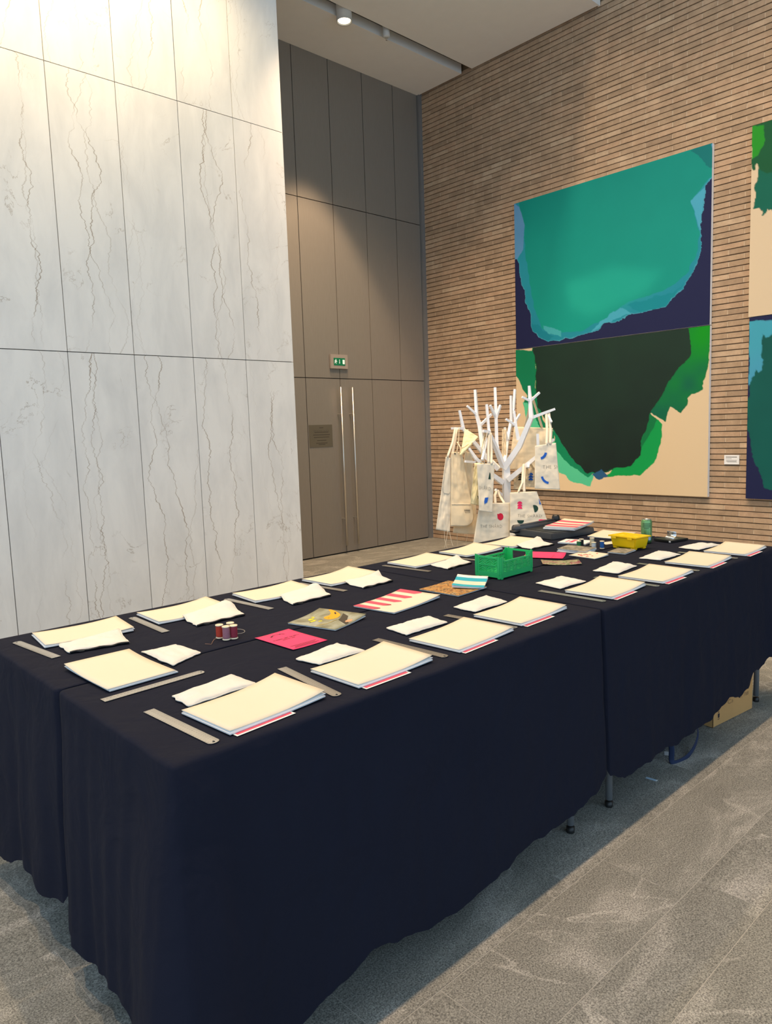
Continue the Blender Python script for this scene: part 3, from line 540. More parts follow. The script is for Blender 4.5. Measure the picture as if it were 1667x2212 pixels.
# ---- exit sign, notice plaque, caption card
t = thing('exit_sign', 'green running man exit sign above the bronze double door', 'exit sign', (5.70, YG, 2.335))
MB().box(-.134, .134, -.03, -.001, -.085, .085).build('plate', MT['signplate'], t, bevel=.004)
gp = MB().box(-.088, .088, -.0325, -.029, -.045, .043).build('sign_panel', MT['signgreen'], t)
S = lambda u, v: (u, -.0332, v)
man = [[(-.062, .026), (-.055, .030), (-.049, .026), (-.052, .020), (-.060, .020)],
       [(-.072, .012), (-.058, .018), (-.048, .016), (-.042, .002), (-.036, .0), (-.036, -.004), (-.046, -.004), (-.051, .004), (-.056, -.008), (-.050, -.014), (-.048, -.028), (-.053, -.028), (-.056, -.016), (-.064, -.010), (-.068, -.020), (-.080, -.020), (-.080, -.015), (-.071, -.014), (-.064, .010), (-.070, .007), (-.076, -.002), (-.080, 0.)]]
decal('running_figure', man, S, MT['signwhite'], gp)
decal('arrow', [[(-.003, .026), (.003, .026), (.004, -.012), (.008, -.012), (0, -.026), (-.008, -.012), (-.004, -.012)]], S, MT['signwhite'], gp)
decal('doorway_mark', [[(.048, .024), (.080, .024), (.080, -.028), (.048, -.028)]], S, MT['signwhite'], gp)
t = thing('notice_plaque', 'square etched notice plaque on the left door leaf', 'plaque', (5.395, YG, 1.455))
MB().box(-.178, .172, -.004, -.001, -.132, .132).build('plate', MT['plaque'], t)
S2 = lambda u, v: (u, -.0046, v)
text_decal('notice_title', 'IMPORTANT NOTICE', lambda a, b: (-.108+.226*a, -.0046, .052+.018*b), MT['plaqueink'], t)
rows = [(.094, .03), (.040, .105), (.010, .125), (-.018, .115), (-.056, .07), (-.088, .085), (-.104, .05)]
decal('small_print', [[(.005-h, z), (.005+h, z), (.005+h, z+.007), (.005-h, z+.007)] for z, h in rows], S2, MT['plaqueink'], t)
t = thing('caption_card', 'small white caption card on the brick wall between the paintings', 'caption card', (XB, 2.872, 1.101))
MB().box(-.012, -.004, -.07, .07, -.045, .045).build('card', MT['white'], t)
decal('caption_print', [[(y0, z), (y1, z), (y1, z+h), (y0, z+h)] for y0, y1, z, h in ((-.05, .055, .022, .007), (-.0, .055, .008, .003), (-.05, .05, -.008, .003), (-.045, .052, -.016, .003), (-.05, .04, -.024, .003))], lambda u, v: (-.0125, u, v), MT['grey'], t)

# ---- paintings: each canvas a stretched box whose front carries pigment per vertex
def inpoly(Y, Z, poly):
    ins = np.zeros(Y.shape, bool); n = len(poly)
    for i in range(n):
        (y0, z0), (y1, z1) = poly[i], poly[(i+1) % n]
        if z0 == z1: continue
        c = ((z0 > Z) != (z1 > Z)) & (Y < (y1-y0)*(Z-z0)/(z1-z0)+y0)
        ins ^= c
    return ins
def vnoise(Y, Z, s, seed):
    rs = np.random.RandomState(seed); G = rs.rand(64, 64)
    a, b = Y*s+100, Z*s+100; i, j = np.floor(a).astype(int), np.floor(b).astype(int); fa, fb = a-i, b-j
    fa, fb = fa*fa*(3-2*fa), fb*fb*(3-2*fb); g = lambda p, q: G[p % 64, q % 64]
    return (g(i, j)*(1-fa)+g(i+1, j)*fa)*(1-fb)+(g(i, j+1)*(1-fa)+g(i+1, j+1)*fa)*fb
def canvas(label, y0, y1, z0, z1, base, layers, seed, ny=430, nz=312, cell=None):
    t = thing('painting', label, 'painting', (XB, (y0+y1)/2, z0), 0, None)
    D = .045; cy = (y0+y1)/2
    MB().box(-D+.0008, -.003, y0-cy, y1-cy, 0, z1-z0).build('stretcher', MT['canvas_edge'], t)
    Y, Z = np.meshgrid(np.linspace(y0, y1, ny), np.linspace(z0, z1, nz))
    jy = (vnoise(Y, Z, 14, seed)-.5)*.035+(vnoise(Y, Z, 45, seed+1)-.5)*.013
    jz = (vnoise(Y, Z, 14, seed+2)-.5)*.035+(vnoise(Y, Z, 45, seed+3)-.5)*.013
    C = np.empty(Y.shape+(3,)); C[:] = base
    tone = vnoise(Y, Z, 2.2, seed+4)*.6+vnoise(Y, Z, 7, seed+5)*.4
    for poly, c0, c1, jag, *dl in layers:
        soft = .10 if jag > 1.3 else 0
        k = np.clip((Z-z0)/(z1-z0)*.7+(tone-.5)*.6+.15, 0, 1)[..., None]
        cc = np.array(c0)*(1-k)+np.array(c1)*k
        if dl:
            al = np.zeros(Y.shape, bool)
            for q2 in range(12): al |= inpoly(Y+jy*jag+dl[0]*math.cos(q2*.5236), Z+jz*jag+dl[0]*math.sin(q2*.5236), poly)
            C[al] = cc[al]
        elif soft:
            al = np.zeros(Y.shape)
            for q1 in range(1, 6):
                for q2 in range(10):
                    al += inpoly(Y+soft*q1/5*math.cos(q2*.628), Z+soft*q1/5*math.sin(q2*.628), poly)
            al = (al/50)[..., None]; C[:] = C*(1-al)+cc*al
        else:
            h = .3*(y1-y0)/ny; al = np.zeros(Y.shape)
            for dy_, dz_ in ((0, 0), (h, h), (-h, h), (h, -h), (-h, -h)): al += inpoly(Y+jy*jag+dy_, Z+jz*jag+dz_, poly)
            al = (al/5)[..., None]; C[:] = C*(1-al)+cc*al
    verts = np.stack([np.full(Y.size, -D), (Y-cy).ravel(), (Z-z0).ravel()], 1)
    idx = np.arange(ny*nz).reshape(nz, ny)
    F = np.stack([idx[:-1, :-1], idx[1:, :-1], idx[1:, 1:], idx[:-1, 1:]], -1).reshape(-1, 4)
    me = bpy.data.meshes.new('painted_face'); me.from_pydata(verts.tolist(), [], F.tolist()); me.update()
    at = me.color_attributes.new('pigment', 'FLOAT_COLOR', 'POINT')
    at.data.foreach_set('color', np.concatenate([C.reshape(-1, 3), np.ones((Y.size, 1))], 1).astype(np.float32).ravel())
    link('painted_face', me, MT['paint'], t); return t
P = PAINT
q = rgb
canvas('upper canvas of the middle pair, large turquoise stain on navy', 3.088, 5.382, 2.402, 4.07, q(24, 30, 70), [
    (P['u']['rim'], q(70, 150, 175), q(80, 156, 185), 1, .006), (P['u']['rim'], q(20, 128, 150), q(30, 140, 160), 1), (P['u']['bl'], q(10, 120, 140), q(10, 130, 150), 1), (P['u']['tl'], q(70, 130, 175), q(92, 146, 190), .5),
    (P['u']['inner'], q(2, 144, 132), q(0, 134, 124), .6), (P['u']['lt'], q(20, 158, 142), q(12, 152, 138), 1.5), (P['u']['br'], q(5, 126, 145), q(5, 132, 142), 1),
    (P['u']['bw'], q(62, 160, 186), q(60, 150, 176), 1), (P['u']['blb'], q(60, 160, 170), q(60, 160, 170), 1), (P['u']['rw'], q(62, 152, 180), q(70, 158, 188), .6), (P['u']['tr'], q(4, 120, 120), q(0, 108, 110), 1), (P['u']['tr2'], q(90, 150, 200), q(90, 150, 200), .5)], 5)
canvas('lower canvas of the middle pair, dark green pool on cream', 3.085, 5.388, 733e-3, 2.394, q(212, 190, 156), [
    (P['l']['dark'], q(0, 84, 52), q(0, 100, 50), .8, .012),     (P['l']['gl'], q(0, 120, 84), q(0, 118, 78), .5), (P['l']['lt'], q(74, 186, 146), q(90, 196, 150), .7), (P['l']['ge'], q(0, 128, 88), q(0, 120, 80), .8),
    (P['l']['br'], q(0, 150, 74), q(0, 142, 70), .5), (P['l']['rg'], q(0, 40, 84), q(0, 140, 22), .8), (P['l']['brd'], q(0, 110, 62), q(0, 110, 62), .4),
    (P['l']['dark'], q(16, 32, 30), q(24, 50, 40), .8), (P['l']['bl'], q(36, 84, 130), q(30, 80, 110), .6)], 21)
canvas('upper right canvas at the picture edge, green over cream', .42, 2.732, 2.425, 4.11, q(210, 190, 160), [
    (P['u2']['g'], q(8, 92, 60), q(10, 78, 44), 1.2), (P['u2']['br'], q(20, 130, 30), q(34, 142, 34), .8), (P['u2']['teal'], q(0, 96, 84), q(0, 92, 72), 1.2)], 33, 300, 220)
canvas('lower right canvas at the picture edge, teal form on navy', .42, 2.722, .735, 2.418, q(24, 30, 70), [
    (P['l2']['blue'], q(78, 140, 190), q(60, 156, 176), .5), (P['l2']['teal'], q(4, 92, 84), q(2, 78, 72), 1.2)], 47, 300, 220)
# ================================================================== tables and cloths
ZT = .82
def folding_table(label, x0, x1, y0, y1, legs):
    t = thing('folding_table', label, 'table', ((x0+x1)/2, (y0+y1)/2, 0), 0, None)
    cx, cy = (x0+x1)/2, (y0+y1)/2
    MB().box(x0-cx, x1-cx, y0-cy, y1-cy, ZT-.035, ZT-.006).build('table_top', MT['plaster'], t, bevel=.004)
    for lx, ly in legs:
        l = MB().tube([(lx-cx, ly-cy, .03), (lx-cx, ly-cy, ZT-.036)], .0135, 14).build('leg', MT['leg'], t, True)
        MB().lathe([(.0, .0), (.0145, .0), (.0155, .004), (.0155, .022), (.0, .024)], 14, lx-cx, ly-cy).build('foot_cap', MT['black'], l, True)
def lg(x0, x1, y0, y1): return [(x, y) for x in (x0, x1) for y in (y0, y1)]
folding_table('folding table nearest the camera under a navy cloth', .672, 2.322, 1.398, 2.02, lg(.80, 2.20, 1.427, 1.99))
folding_table('folding table at the left back beside the marble wall', .672, 2.322, 2.062, 2.735, lg(.80, 2.20, 2.09, 2.70))
folding_table('folding table at the right front by the cardboard box', 2.362, 4.05, 1.398, 2.02, lg(2.46, 3.955, 1.420, 1.99))
folding_table('folding table at the far back below the coat tree', 2.362, 4.05, 2.062, 2.735, lg(2.46, 3.93, 2.09, 2.70))

def lerp_tab(tab, s):
    if s <= tab[0][0]: return tab[0][1]
    for (a, b), (c, d) in zip(tab, tab[1:]):
        if s <= c: return b+(d-b)*(s-a)/(c-a)
    return tab[-1][1]

def tablecloth(label, x0, x1, y0, y1, front, left, back, right, seed, amp, flare=.085):
    """cloth draped on a table. each side is None (short tuck) or a hem table [(coordinate, z)]"""
    rs = random.Random(seed); step = .014
    per = []      # x, y, nx, ny, side, coordinate
    n = int((x1-x0)/step)
    for i in range(n): per.append((x0+(x1-x0)*i/n, y0, 0, -1, 'front'))
    n2 = int((y1-y0)/step)
    for i in range(n2): per.append((x1, y0+(y1-y0)*i/n2, 1, 0, 'right'))
    for i in range(n): per.append((x1-(x1-x0)*i/n, y1, 0, 1, 'back'))
    for i in range(n2): per.append((x0, y1-(y1-y0)*i/n2, -1, 0, 'left'))
    tabs = dict(front=front, left=left, back=back, right=right)
    corners = [(x0, y0, 'left', 'front'), (x1, y0, 'right', 'front'), (x0, y1, 'left', 'back'), (x1, y1, 'right', 'back')]
    folds = {s: [(rs.uniform(.5, 1)*a, rs.uniform(w*.7, w*1.3), rs.uniform(0, 6.3)) for a, w in ((1, 19), (.8, 34), (.4, 63))] for s in tabs}
    NR = 30; V = []; Fc = []; NP = len(per)
    def hem(x, y, side):
        tab = tabs[side]
        if tab is None: return ZT-.56
        return lerp_tab(tab, x if side in ('front', 'back') else y)
    hems = [hem(x, y, s)+.012*fbm(i*.09, seed)+.006*fbm(i*.31, seed+3) for i, (x, y, a, b, s) in enumerate(per)]
    TS = [0, .001, .003, .006, .014]+[.05+.95*i/(NR-5) for i in range(NR-4)]
    for r in range(NR+1):
        t = TS[r]
        for i, (x, y, nx, ny, side) in enumerate(per):
            z = ZT-(ZT-hems[i])*t
            if r == 0: z = ZT+.0005
            c = x if side in ('front', 'back') else y
            if tabs[side] is None:
                o = .002+.002*t
                V.append((x+nx*o, y+ny*o, z)); continue
            a = amp[side] if isinstance(amp, dict) else amp
            f = sum(q*math.sin(c*w+ph+2.2*fbm(c*3, t*.8, seed))*(.35+1.1*abs(fbm(c*2.3, w, seed+5))) for q, w, ph in folds[side])
            ox, oy = nx, ny; fl = 0; ed = 1
            for (cx, cy, s1, s2) in corners:
                d = math.hypot(x-cx, y-cy)
                if tabs[s1] is not None and tabs[s2] is not None:
                    k = math.exp(-(d/.13)**2); fl += flare*k*t**1.15
                    if side in (s1, s2) and d < .2:
                        b = (1-d/.2)**2*.5; dx, dy = (cx-(x0+x1)/2), (cy-(y0+y1)/2)
                        ox += math.copysign(b, dx)*(nx == 0); oy += math.copysign(b, dy)*(ny == 0)
                elif side in (s1, s2): ed = min(ed, d/.12)
            ed = max(0, ed)
            bl = min(1, math.sqrt((ZT-z)/.006)) if z < ZT else 0
            o = .010*bl+.022*t+fl+a*(f*.45+.9)*min(1, t*1.6+.12*bl)*(.25+.75*ed)*(.55+.45*t)+.004*fbm(c*7, z*5, seed+2)*bl
            V.append((x+ox*o, y+oy*o, z))
    for r in range(NR):
        for i in range(NP):
            j = (i+1) % NP; Fc.append((r*NP+i, (r+1)*NP+i, (r+1)*NP+j, r*NP+j))
    base = len(V); gx, gy = n, n2
    gi = {}
    for j in range(gy+1):
        for i in range(gx+1):
            if j == 0 and i < gx: gi[i, j] = i
            elif i == gx and j < gy: gi[i, j] = gx+j
            elif j == gy and i > 0: gi[i, j] = gx+gy+(gx-i)
            elif i == 0: gi[i, j] = (2*gx+gy+(gy-j)) % NP
            else:
                x, y = x0+(x1-x0)*i/gx, y0+(y1-y0)*j/gy
                gi[i, j] = len(V); V.append((x, y, ZT+.0004+.0006*fbm(x*9, y*9, seed)))
    for j in range(gy):
        for i in range(gx): Fc.append((gi[i, j], gi[i+1, j], gi[i+1, j+1], gi[i, j+1]))
    o = pydata('tablecloth', V, Fc, MT['cloth'], None, True)
    tag(o, label, 'tablecloth', None); return o
tablecloth('navy black cloth on the table nearest the camera', .655, 2.336, 1.384, 2.034,
           [(.62, .07), (.9, .10), (1.05, .115), (1.15, .155), (1.33, .11), (1.5, .09), (1.81, .14), (2.05, .145), (2.26, .175), (2.33, .21)],
           [(1.38, .06), (1.6, .165), (1.8, .14), (2.0, .13)], None, None, 4, dict(front=.013, left=.024))
tablecloth('navy black cloth on the back left table beside the marble wall', .655, 2.336, 2.048, 2.75,
           None, [(2.05, .205), (2.2, .165), (2.4, .185), (2.55, .12), (2.73, .127)], [(.7, .15), (2.3, .15)], None, 9, dict(left=.022, back=.01), .03)
tablecloth('navy black cloth on the right front table by the cardboard box', 2.347, 4.066, 1.384, 2.034,
           [(2.35, .19), (2.45, .145), (2.7, .155), (2.84, .15), (3.2, .15), (3.45, .19), (3.52, .165), (3.66, .185), (3.70, .235), (3.84, .245), (3.88, .275), (4.06, .27)], None, None,
           [(1.4, .2), (2.03, .14)], 15, dict(front=.012, right=.01))
tablecloth('navy black cloth on the far back table below the coat tree', 2.347, 4.066, 2.048, 2.75,
           None, None, [(2.35, .15), (4.06, .15)], [(2.05, .14), (2.74, .14)], 22, dict(back=.009, right=.01))

# ================================================================== work places: paper stack, leaflet, pouch, ruler
ZI = ZT+.0028          # things rest here
ORD = ['first', 'second', 'third', 'fourth', 'fifth', 'sixth', 'seventh', 'eighth']
def where(k):
    if k == 'E1': return 'at the left end of the tables'
    return ('%s from the left along the near table edge' if k[0] == 'N' else '%s from the left along the back table edge') % ORD[int(k[1])-1]
PAPER = dict(N1=(.949, 1.531, 4.1), N2=(1.348, 1.533, 1.4), N3=(1.748, 1.54, 3.8), N4=(2.108, 1.572, 2.2), N5=(2.634, 1.537, 2.7), N6=(3.012, 1.512, .9), N7=(3.44, 1.513, 2.4), N8=(3.831, 1.496, 1.6),
             E1=(.827, 2.062, 92), B1=(.916, 2.577, -6), B2=(1.301, 2.573, -1.9), B3=(1.722, 2.573, -4.4), B4=(2.101, 2.591, 2.8), B5=(2.635, 2.584, .5), B6=(3.014, 2.576, -.9), B7=(3.367, 2.565, 3.8))
RULER = dict(N1=(.758, 1.555, 3.2), N2=(1.15, 1.574, -6), N3=(1.548, 1.58, 3), N4=(1.928, 1.612, 5), N5=(2.451, 1.579, 0), N6=(2.818, 1.547, -.4), N7=(3.22, 1.557, -1.2), N8=(3.617, 1.545, -1.2),
             E1=(.847, 1.868, 92), B1=(.733, 2.507, 6.3), B2=(1.126, 2.514, -1.5), B3=(1.542, 2.499, 5), B4=(1.929, 2.514, 6), B5=(2.458, 2.52, 6.1), B6=(2.817, 2.519, 7.2))
POUCH = {'N1':[(0.833, 1.744), (1.03, 1.776), (1.035, 1.657), (0.829, 1.647)],'N2':[(1.239, 1.752), (1.423, 1.784), (1.428, 1.657), (1.253, 1.657)],'N3':[(1.65, 1.793), (1.853, 1.79), (1.835, 1.683), (1.634, 1.681)],'N4':[(2.013, 1.809), (2.235, 1.838), (2.207, 1.707), (2.009, 1.703)],'N5':[(2.551, 1.817), (2.727, 1.812), (2.709, 1.674), (2.522, 1.677)],'N6':[(2.928, 1.772), (3.176, 1.808), (3.143, 1.673), (2.94, 1.651)],'N7':[(3.337, 1.759), (3.586, 1.784), (3.547, 1.648), (3.347, 1.658)],'N8':[(3.739, 1.745), (3.941, 1.728), (3.942, 1.615), (3.728, 1.634)],'E1':[(0.955, 2.191), (1.066, 2.179), (1.078, 2.036), (0.958, 1.985)],'B1':[(0.799, 2.469), (1.0, 2.468), (0.975, 2.327), (0.793, 2.368)],'B2':[(1.249, 2.481), (1.469, 2.528), (1.431, 2.345), (1.231, 2.342)],'B3':[(1.685, 2.476), (1.899, 2.487), (1.845, 2.342), (1.646, 2.334)],'B4':[(2.037, 2.479), (2.251, 2.488), (2.204, 2.345), (2.026, 2.34)],'B5':[(2.573, 2.459), (2.799, 2.475), (2.749, 2.346), (2.563, 2.334)],'B7':[(3.275, 2.463), (3.517, 2.494), (3.46, 2.338), (3.259, 2.349)]}

def flat(w, h, zf): return lambda u, v: ((u-.5)*w, (v-.5)*h, zf(u, v))
def paper_stack(k, x, y, a):
    s = random.Random(k); W, H = .292, .203
    t = thing('paper_stack', 'cream card on white sheets, stack '+where(k), 'paper stack', (x, y, ZI+.0012), math.radians(a), 'paper stacks at the work places')
    c1, c2 = s.uniform(.008, .017), s.uniform(.001, .005); da = s.uniform(-.006, .006); sag = s.uniform(.0, .004)
    lift = lambda u, v: c1*max(0, u-.45)**2*3.3*(.75+.25*v)+c2*max(0, .3-u)**2*8
    lo = solid_sheet('white_sheets', flat(W, H, lambda u, v: .3*lift(u, v)), .0032, MT['white'], t, 14, 8)
    lo.location = (-.003, -.005, 0); lo.rotation_euler[2] = da
    mid = solid_sheet('white_sheets', flat(W, H, lambda u, v: .0036+.45*lift(u, v)), .0016, MT['white'], t, 14, 8)
    mid.location = (.002, -.001, 0); mid.rotation_euler[2] = -da*.6
    solid_sheet('cream_card', flat(W, H, lambda u, v: .0058+lift(u, v)), .0009, MT['cream'], t, 14, 8)
for k, (x, y, a) in PAPER.items(): paper_stack(k, x, y, a)

def leaflet(k, x, y, a, label):
    t = thing('leaflet', label, 'leaflet', (x, y, ZI), math.radians(a), 'pink leaflets under the paper stacks')
    w, h = .172, .12; S = flat(w, h, lambda u, v: 0.)
    solid_sheet('sheet', S, .0004, MT['white'], t, 2, 2, False)
    P2 = lambda u, v: ((u-.5)*w, (v-.5)*h, .0006)
    y0, y1 = (.05, .30) if k[0] != 'B' else (.70, .95)
    decal('pink_print', [[(.03, y0), (.97, y0), (.97, y1), (.03, y1)]], P2, MT['pinkprint'], t)
    P3 = lambda u, v: ((u-.5)*w, (v-.5)*h, .0008)
    decal('lilac_print', [[(.04, .20), (.7, .20), (.7, .26), (.04, .26)]], P3, MT['navyink'], t)
for k in ('N1', 'N2', 'N3', 'N4', 'N5', 'N6', 'N7', 'N8'):
    x, y, a = PAPER[k]; leaflet(k, x-.05, y-.065, a, 'pink leaflet under the stack '+where(k))
for k in ('B1', 'B2'):
    x, y, a = PAPER[k]; leaflet(k, x+.03, y+.062, a, 'pink leaflet under the stack '+where(k))

def pouch(k, Q):
    a, b, c, d = [Vector(p) for p in Q]; cen = (a+b+c+d)/4
    if k[0] == 'B': pass
    s = random.Random(k+'p').uniform(0, 50)
    # pouches of the back row and at the end lie partly on the paper stack
    over = .0115 if k[0] == 'B' else 0.
    t = thing('zip_pouch', 'white canvas zip pouch '+where(k), 'pouch', (cen.x, cen.y, ZI), 0, 'canvas pouches at the work places')
    def xy(u, v):
        p = (a*(1-u)+b*u)*(1-v)+(d*(1-u)+c*u)*v-cen
        e = .006
        px = p.x+e*fbm(u*4, v*4, s); py = p.y+e*fbm(u*4+9, v*4, s)
        k2 = 1-.035*(1-abs(2*u-1)**3)*abs(2*v-1)**3
        return px, py*k2
    def low(u, v):
        x, y = xy(u, v)
        if not over: return (x, y, .0006)
        px, py, pa = PAPER[k]; dx, dy = x+cen.x-px, y+cen.y-py; ca, sa = math.cos(math.radians(pa)), math.sin(math.radians(pa))
        lx, ly = dx*ca+dy*sa, -dx*sa+dy*ca
        rp_ = min(1, max(0, (ly+.1015+.040)/.034))*min(1, max(0, (.180-abs(lx))/.03))
        return (x, y, .0006+rp_*(over+.012*max(0, lx/.146)**2))
    def th(u, v):
        e = (1-abs(2*u-1)**5)*(1-abs(2*v-1)**5)
        return .0035+(.010+.005*fbm(u*3, v*2.4, s))*e+.0022*fbm(u*9, v*7, s+4)*e
    solid_sheet('body', low, th, MT['canvas'], t, 22, 14)
    hem = MB()
    for v0 in ((.0, 1.) if k[0] != 'B' else (.0,)):
        hem.tube([(*xy(i/16, v0), low(i/16, v0)[2]+.0022) for i in range(17)], .0022, 6)
    for u0 in (0., 1.):
        hem.tube([(*xy(u0, i/10), low(u0, i/10)[2]+.0022) for i in range(11)], .0022, 6)
    hem.build('hem', MT['canvas'], t, True)
    if k[0] == 'B':
        z = MB().tube([(xy(i/16, 1.)[0], xy(i/16, 1.)[1]-.002, .0034+.0015*math.sin(i)) for i in range(17)], .0034, 8).build('zip', MT['zip'], t, True)
        p0 = xy(.12, 1.); MB().tube([(p0[0], p0[1]-.004, .004), (p0[0]+.008, p0[1]-.012, .003), (p0[0]+.02, p0[1]-.012, .002)], .0022, 6).build('zip_pull', MT['zip'], z)
for k, Q in POUCH.items(): pouch(k, Q)

# ---- steel rulers
rm = MB()
for i in range(301):
    L = .0085 if i % 10 == 0 else (.0065 if i % 5 == 0 else .0045)
    if i % 5 == 0: rm.box(.0145-L, .0145, -.145+i*.00097-.00018, -.145+i*.00097+.00018, .00105, .0012)
    if i % 10 == 0: rm.box(-.0145, -.0095, -.145+i*.00097-.0002, -.145+i*.00097+.0002, .00105, .0012)
for i in range(1, 31):
    V, F, h = text_verts(str(i), off=-.01); hh = .0042; ww = hh/h*.85 if len(str(i)) > 1 else .002
    cy = -.145+i*.0097
    rm.add([(.0018+b/h*hh*-1+.0025, cy-ww/2+a*ww, .0012) for a, b in V], F)
rm_me = None
def ruler(k, x, y, a):
    global rm_me
    t = thing('steel_ruler', 'thin steel ruler '+where(k), 'ruler', (x, y, ZI-.0004), math.radians(a if k[0] != 'B' else a+180), 'steel rulers at the work places')
    m = MB(); w = .0145; n = 12
    out = [(w, -.140), (w, .150), (-w, .150), (-w, -.140)]+[(-w+2*w*i/8, -.140-.009*math.sin(math.pi*i/8)**.5) for i in range(1, 8)]
    bm = bmesh.new(); hole = [(.0035*math.cos(2*math.pi*i/n), -.141+.0035*math.sin(2*math.pi*i/n)) for i in range(n)]
    es = []
    for ring in (out, hole):
        vs2 = [bm.verts.new((p[0], p[1], .001)) for p in ring]
        es += [bm.edges.new((vs2[i], vs2[(i+1) % len(vs2)])) for i in range(len(vs2))]
    bmesh.ops.triangle_fill(bm, use_beauty=True, edges=es)
    bmesh.ops.recalc_face_normals(bm, faces=bm.faces[:])
    ex = bmesh.ops.extrude_face_region(bm, geom=bm.faces[:])
    for v in ex['geom']:
        if isinstance(v, bmesh.types.BMVert): v.co.z = 0
    bmesh.ops.recalc_face_normals(bm, faces=bm.faces[:])
    me = bpy.data.meshes.new('blade'); bm.to_mesh(me); bm.free()
    link('blade', me, MT['ruler'], t)
    if rm_me is None:
        rm_me = rm.build('graduations', MT['tick'], t).data
    else: link('graduations', rm_me, None, t)
for k, (x, y, a) in RULER.items(): ruler(k, x, y, a)

# ================================================================== things in the middle of the tables
def sheet_thing(name, label, cat, x, y, a, w, h, t, m, lift=None, z=ZI, pages=None):
    T = thing(name, label, cat, (x, y, z), math.radians(a))
    lf = lift or (lambda u, v: 0.)
    z0 = 0
    if pages:
        solid_sheet('pages', flat(w*.985, h*.985, lambda u, v: .45*lf(u, v)), pages, MT['white'], T, 12, 8); z0 = pages+.0004
    S = flat(w, h, lambda u, v: z0+lf(u, v))
    solid_sheet('cover' if pages else 'sheet', S, t, m, T, 12, 8)
    top = lambda u, v: ((u-.5)*w, (v-.5)*h, z0+lf(u, v)+t+.0005)
    return T, top
def rect(u0, u1, v0, v1): return [(u0, v0), (u1, v0), (u1, v1), (u0, v1)]
def blob(cu, cv, ru, rv, n=14, seed=0, j=.15):
    r = random.Random(seed); return [(cu+ru*math.cos(2*math.pi*i/n)*(1+r.uniform(-j, j)), cv+rv*math.sin(2*math.pi*i/n)*(1+r.uniform(-j, j))) for i in range(n)]

# pink flyer with print
T, top = sheet_thing('flyer', 'hot pink printed flyer beside the thread spools', 'flyer', 1.357, 1.945, 2, .142, .208, .0004, MT['pink'], lambda u, v: .010*max(0, v-.55)**2*u+.006*max(0, .4-u)**2*2)
ring = []
word = 'SOMETHING'
for i, ch in enumerate(word):
    V, F, h = text_verts(ch, off=.012); a = math.radians(170-155*i/(len(word)-1)); R0 = .13
    cu, cv = .47+R0*1.45*math.cos(a), .80+R0*.62*math.sin(a)
    if i == 0: RB = MB()
    RB.add([top(cu+(x-.5)*.045*math.sin(a)+(y/h-.5)*.05*math.cos(a), cv-(x-.5)*.03*math.cos(a)*1+(y/h-.5)*.034*math.sin(a)) for x, y in V], F)
RB.build('ring_print', MT['ink'], T)
text_decal('headline', 'WANNA GET CRAFTY', lambda a, b: top(.12+.76*a, .60+.042*b), MT['ink'], T, off=.012)
text_decal('headline', 'WITH US?', lambda a, b: top(.32+.36*a, .53+.042*b), MT['ink'], T, off=.012)
decal('small_print', [rect(.12, .86, .165, .175), rect(.2, .78, .125, .135), rect(.15, .85, .085, .095), rect(.12, .75, .055, .062)], top, MT['ink'], T)

# bird magazine
T, top = sheet_thing('magazine', 'magazine with an orange bird cover', 'magazine', 1.583, 2.036, 15, .190, .212, .0009, MT['birdcover'], lambda u, v: .012*max(0, u-.3)**2*1.8, pages=.0032)
decal('bird', [[(.50, .50), (.525, .58), (.58, .625), (.65, .62), (.72, .60), (.80, .62), (.90, .70), (.975, .79), (.995, .74), (.96, .64), (.90, .53), (.84, .44), (.76, .40), (.66, .385), (.57, .41), (.52, .455)]], top, mat('bird_orange', rgb(244, 168, 20), .6), T, 1)
top2 = lambda u, v: (top(u, v)[0], top(u, v)[1], top(u, v)[2]+.0004)
decal('bird_marks', [blob(.58, .52, .012, .01, 8, 2), [(.80, .53), (.88, .60), (.9, .58), (.82, .51)]], top2, MT['ink'], T)
decal('yellow_flowers', [blob(.28, .66, .09, .035, 16, 5, .5), blob(.38, .76, .07, .035, 16, 6, .5), blob(.50, .80, .035, .05, 14, 7, .5), blob(.35, .55, .06, .025, 14, 8, .5)], top, mat('flower_yellow', rgb(226, 214, 40), .6), T)
decal('branch', [[(.02, .44), (.3, .36), (.62, .335), (.62, .325), (.3, .34), (.02, .41)]], top, mat('branch_ochre', rgb(176, 156, 84), .6), T)
decal('dark_bank', [[(.36, .02), (.55, .30), (.7, .34), (.9, .42), (.8, .25), (.6, .15), (.45, .02)]], top, mat('bank_umber', rgb(66, 58, 44), .6), T)
decal('mushroom', [blob(.58, .10, .09, .055, 14, 9)], top2, mat('mushroom_tan', rgb(206, 160, 120), .6), T)

# pink striped notebook
T, top = sheet_thing('notebook', 'cream notebook with ragged pink stripes', 'notebook', 1.936, 2.036, 7, .292, .205, .0009, MT['cream'], lambda u, v: .016*max(0, u-.35)**2*1.6+.004*max(0, .3-v)**2*4, pages=.0035)
st = []
sr = random.Random(5)
for i in range(5):
    v0 = .0+i*.222; v1 = v0+.112; e = .40+.03*sr.random()
    e = 1-e*1.25; st.append([(v0, 1.), (v0, e+.05), (v0+.02, e+.02), (v0+.03, e+.06), (v0+.05, e-.02), (v0+.06, e+.05), (v0+.085, e-.05), (v1-.015, e+.01), (v1, e), (v1, 1.)])
decal('pink_stripe', st, top, mat('stripe_pink', rgb(226, 84, 106), .7), T, 1)

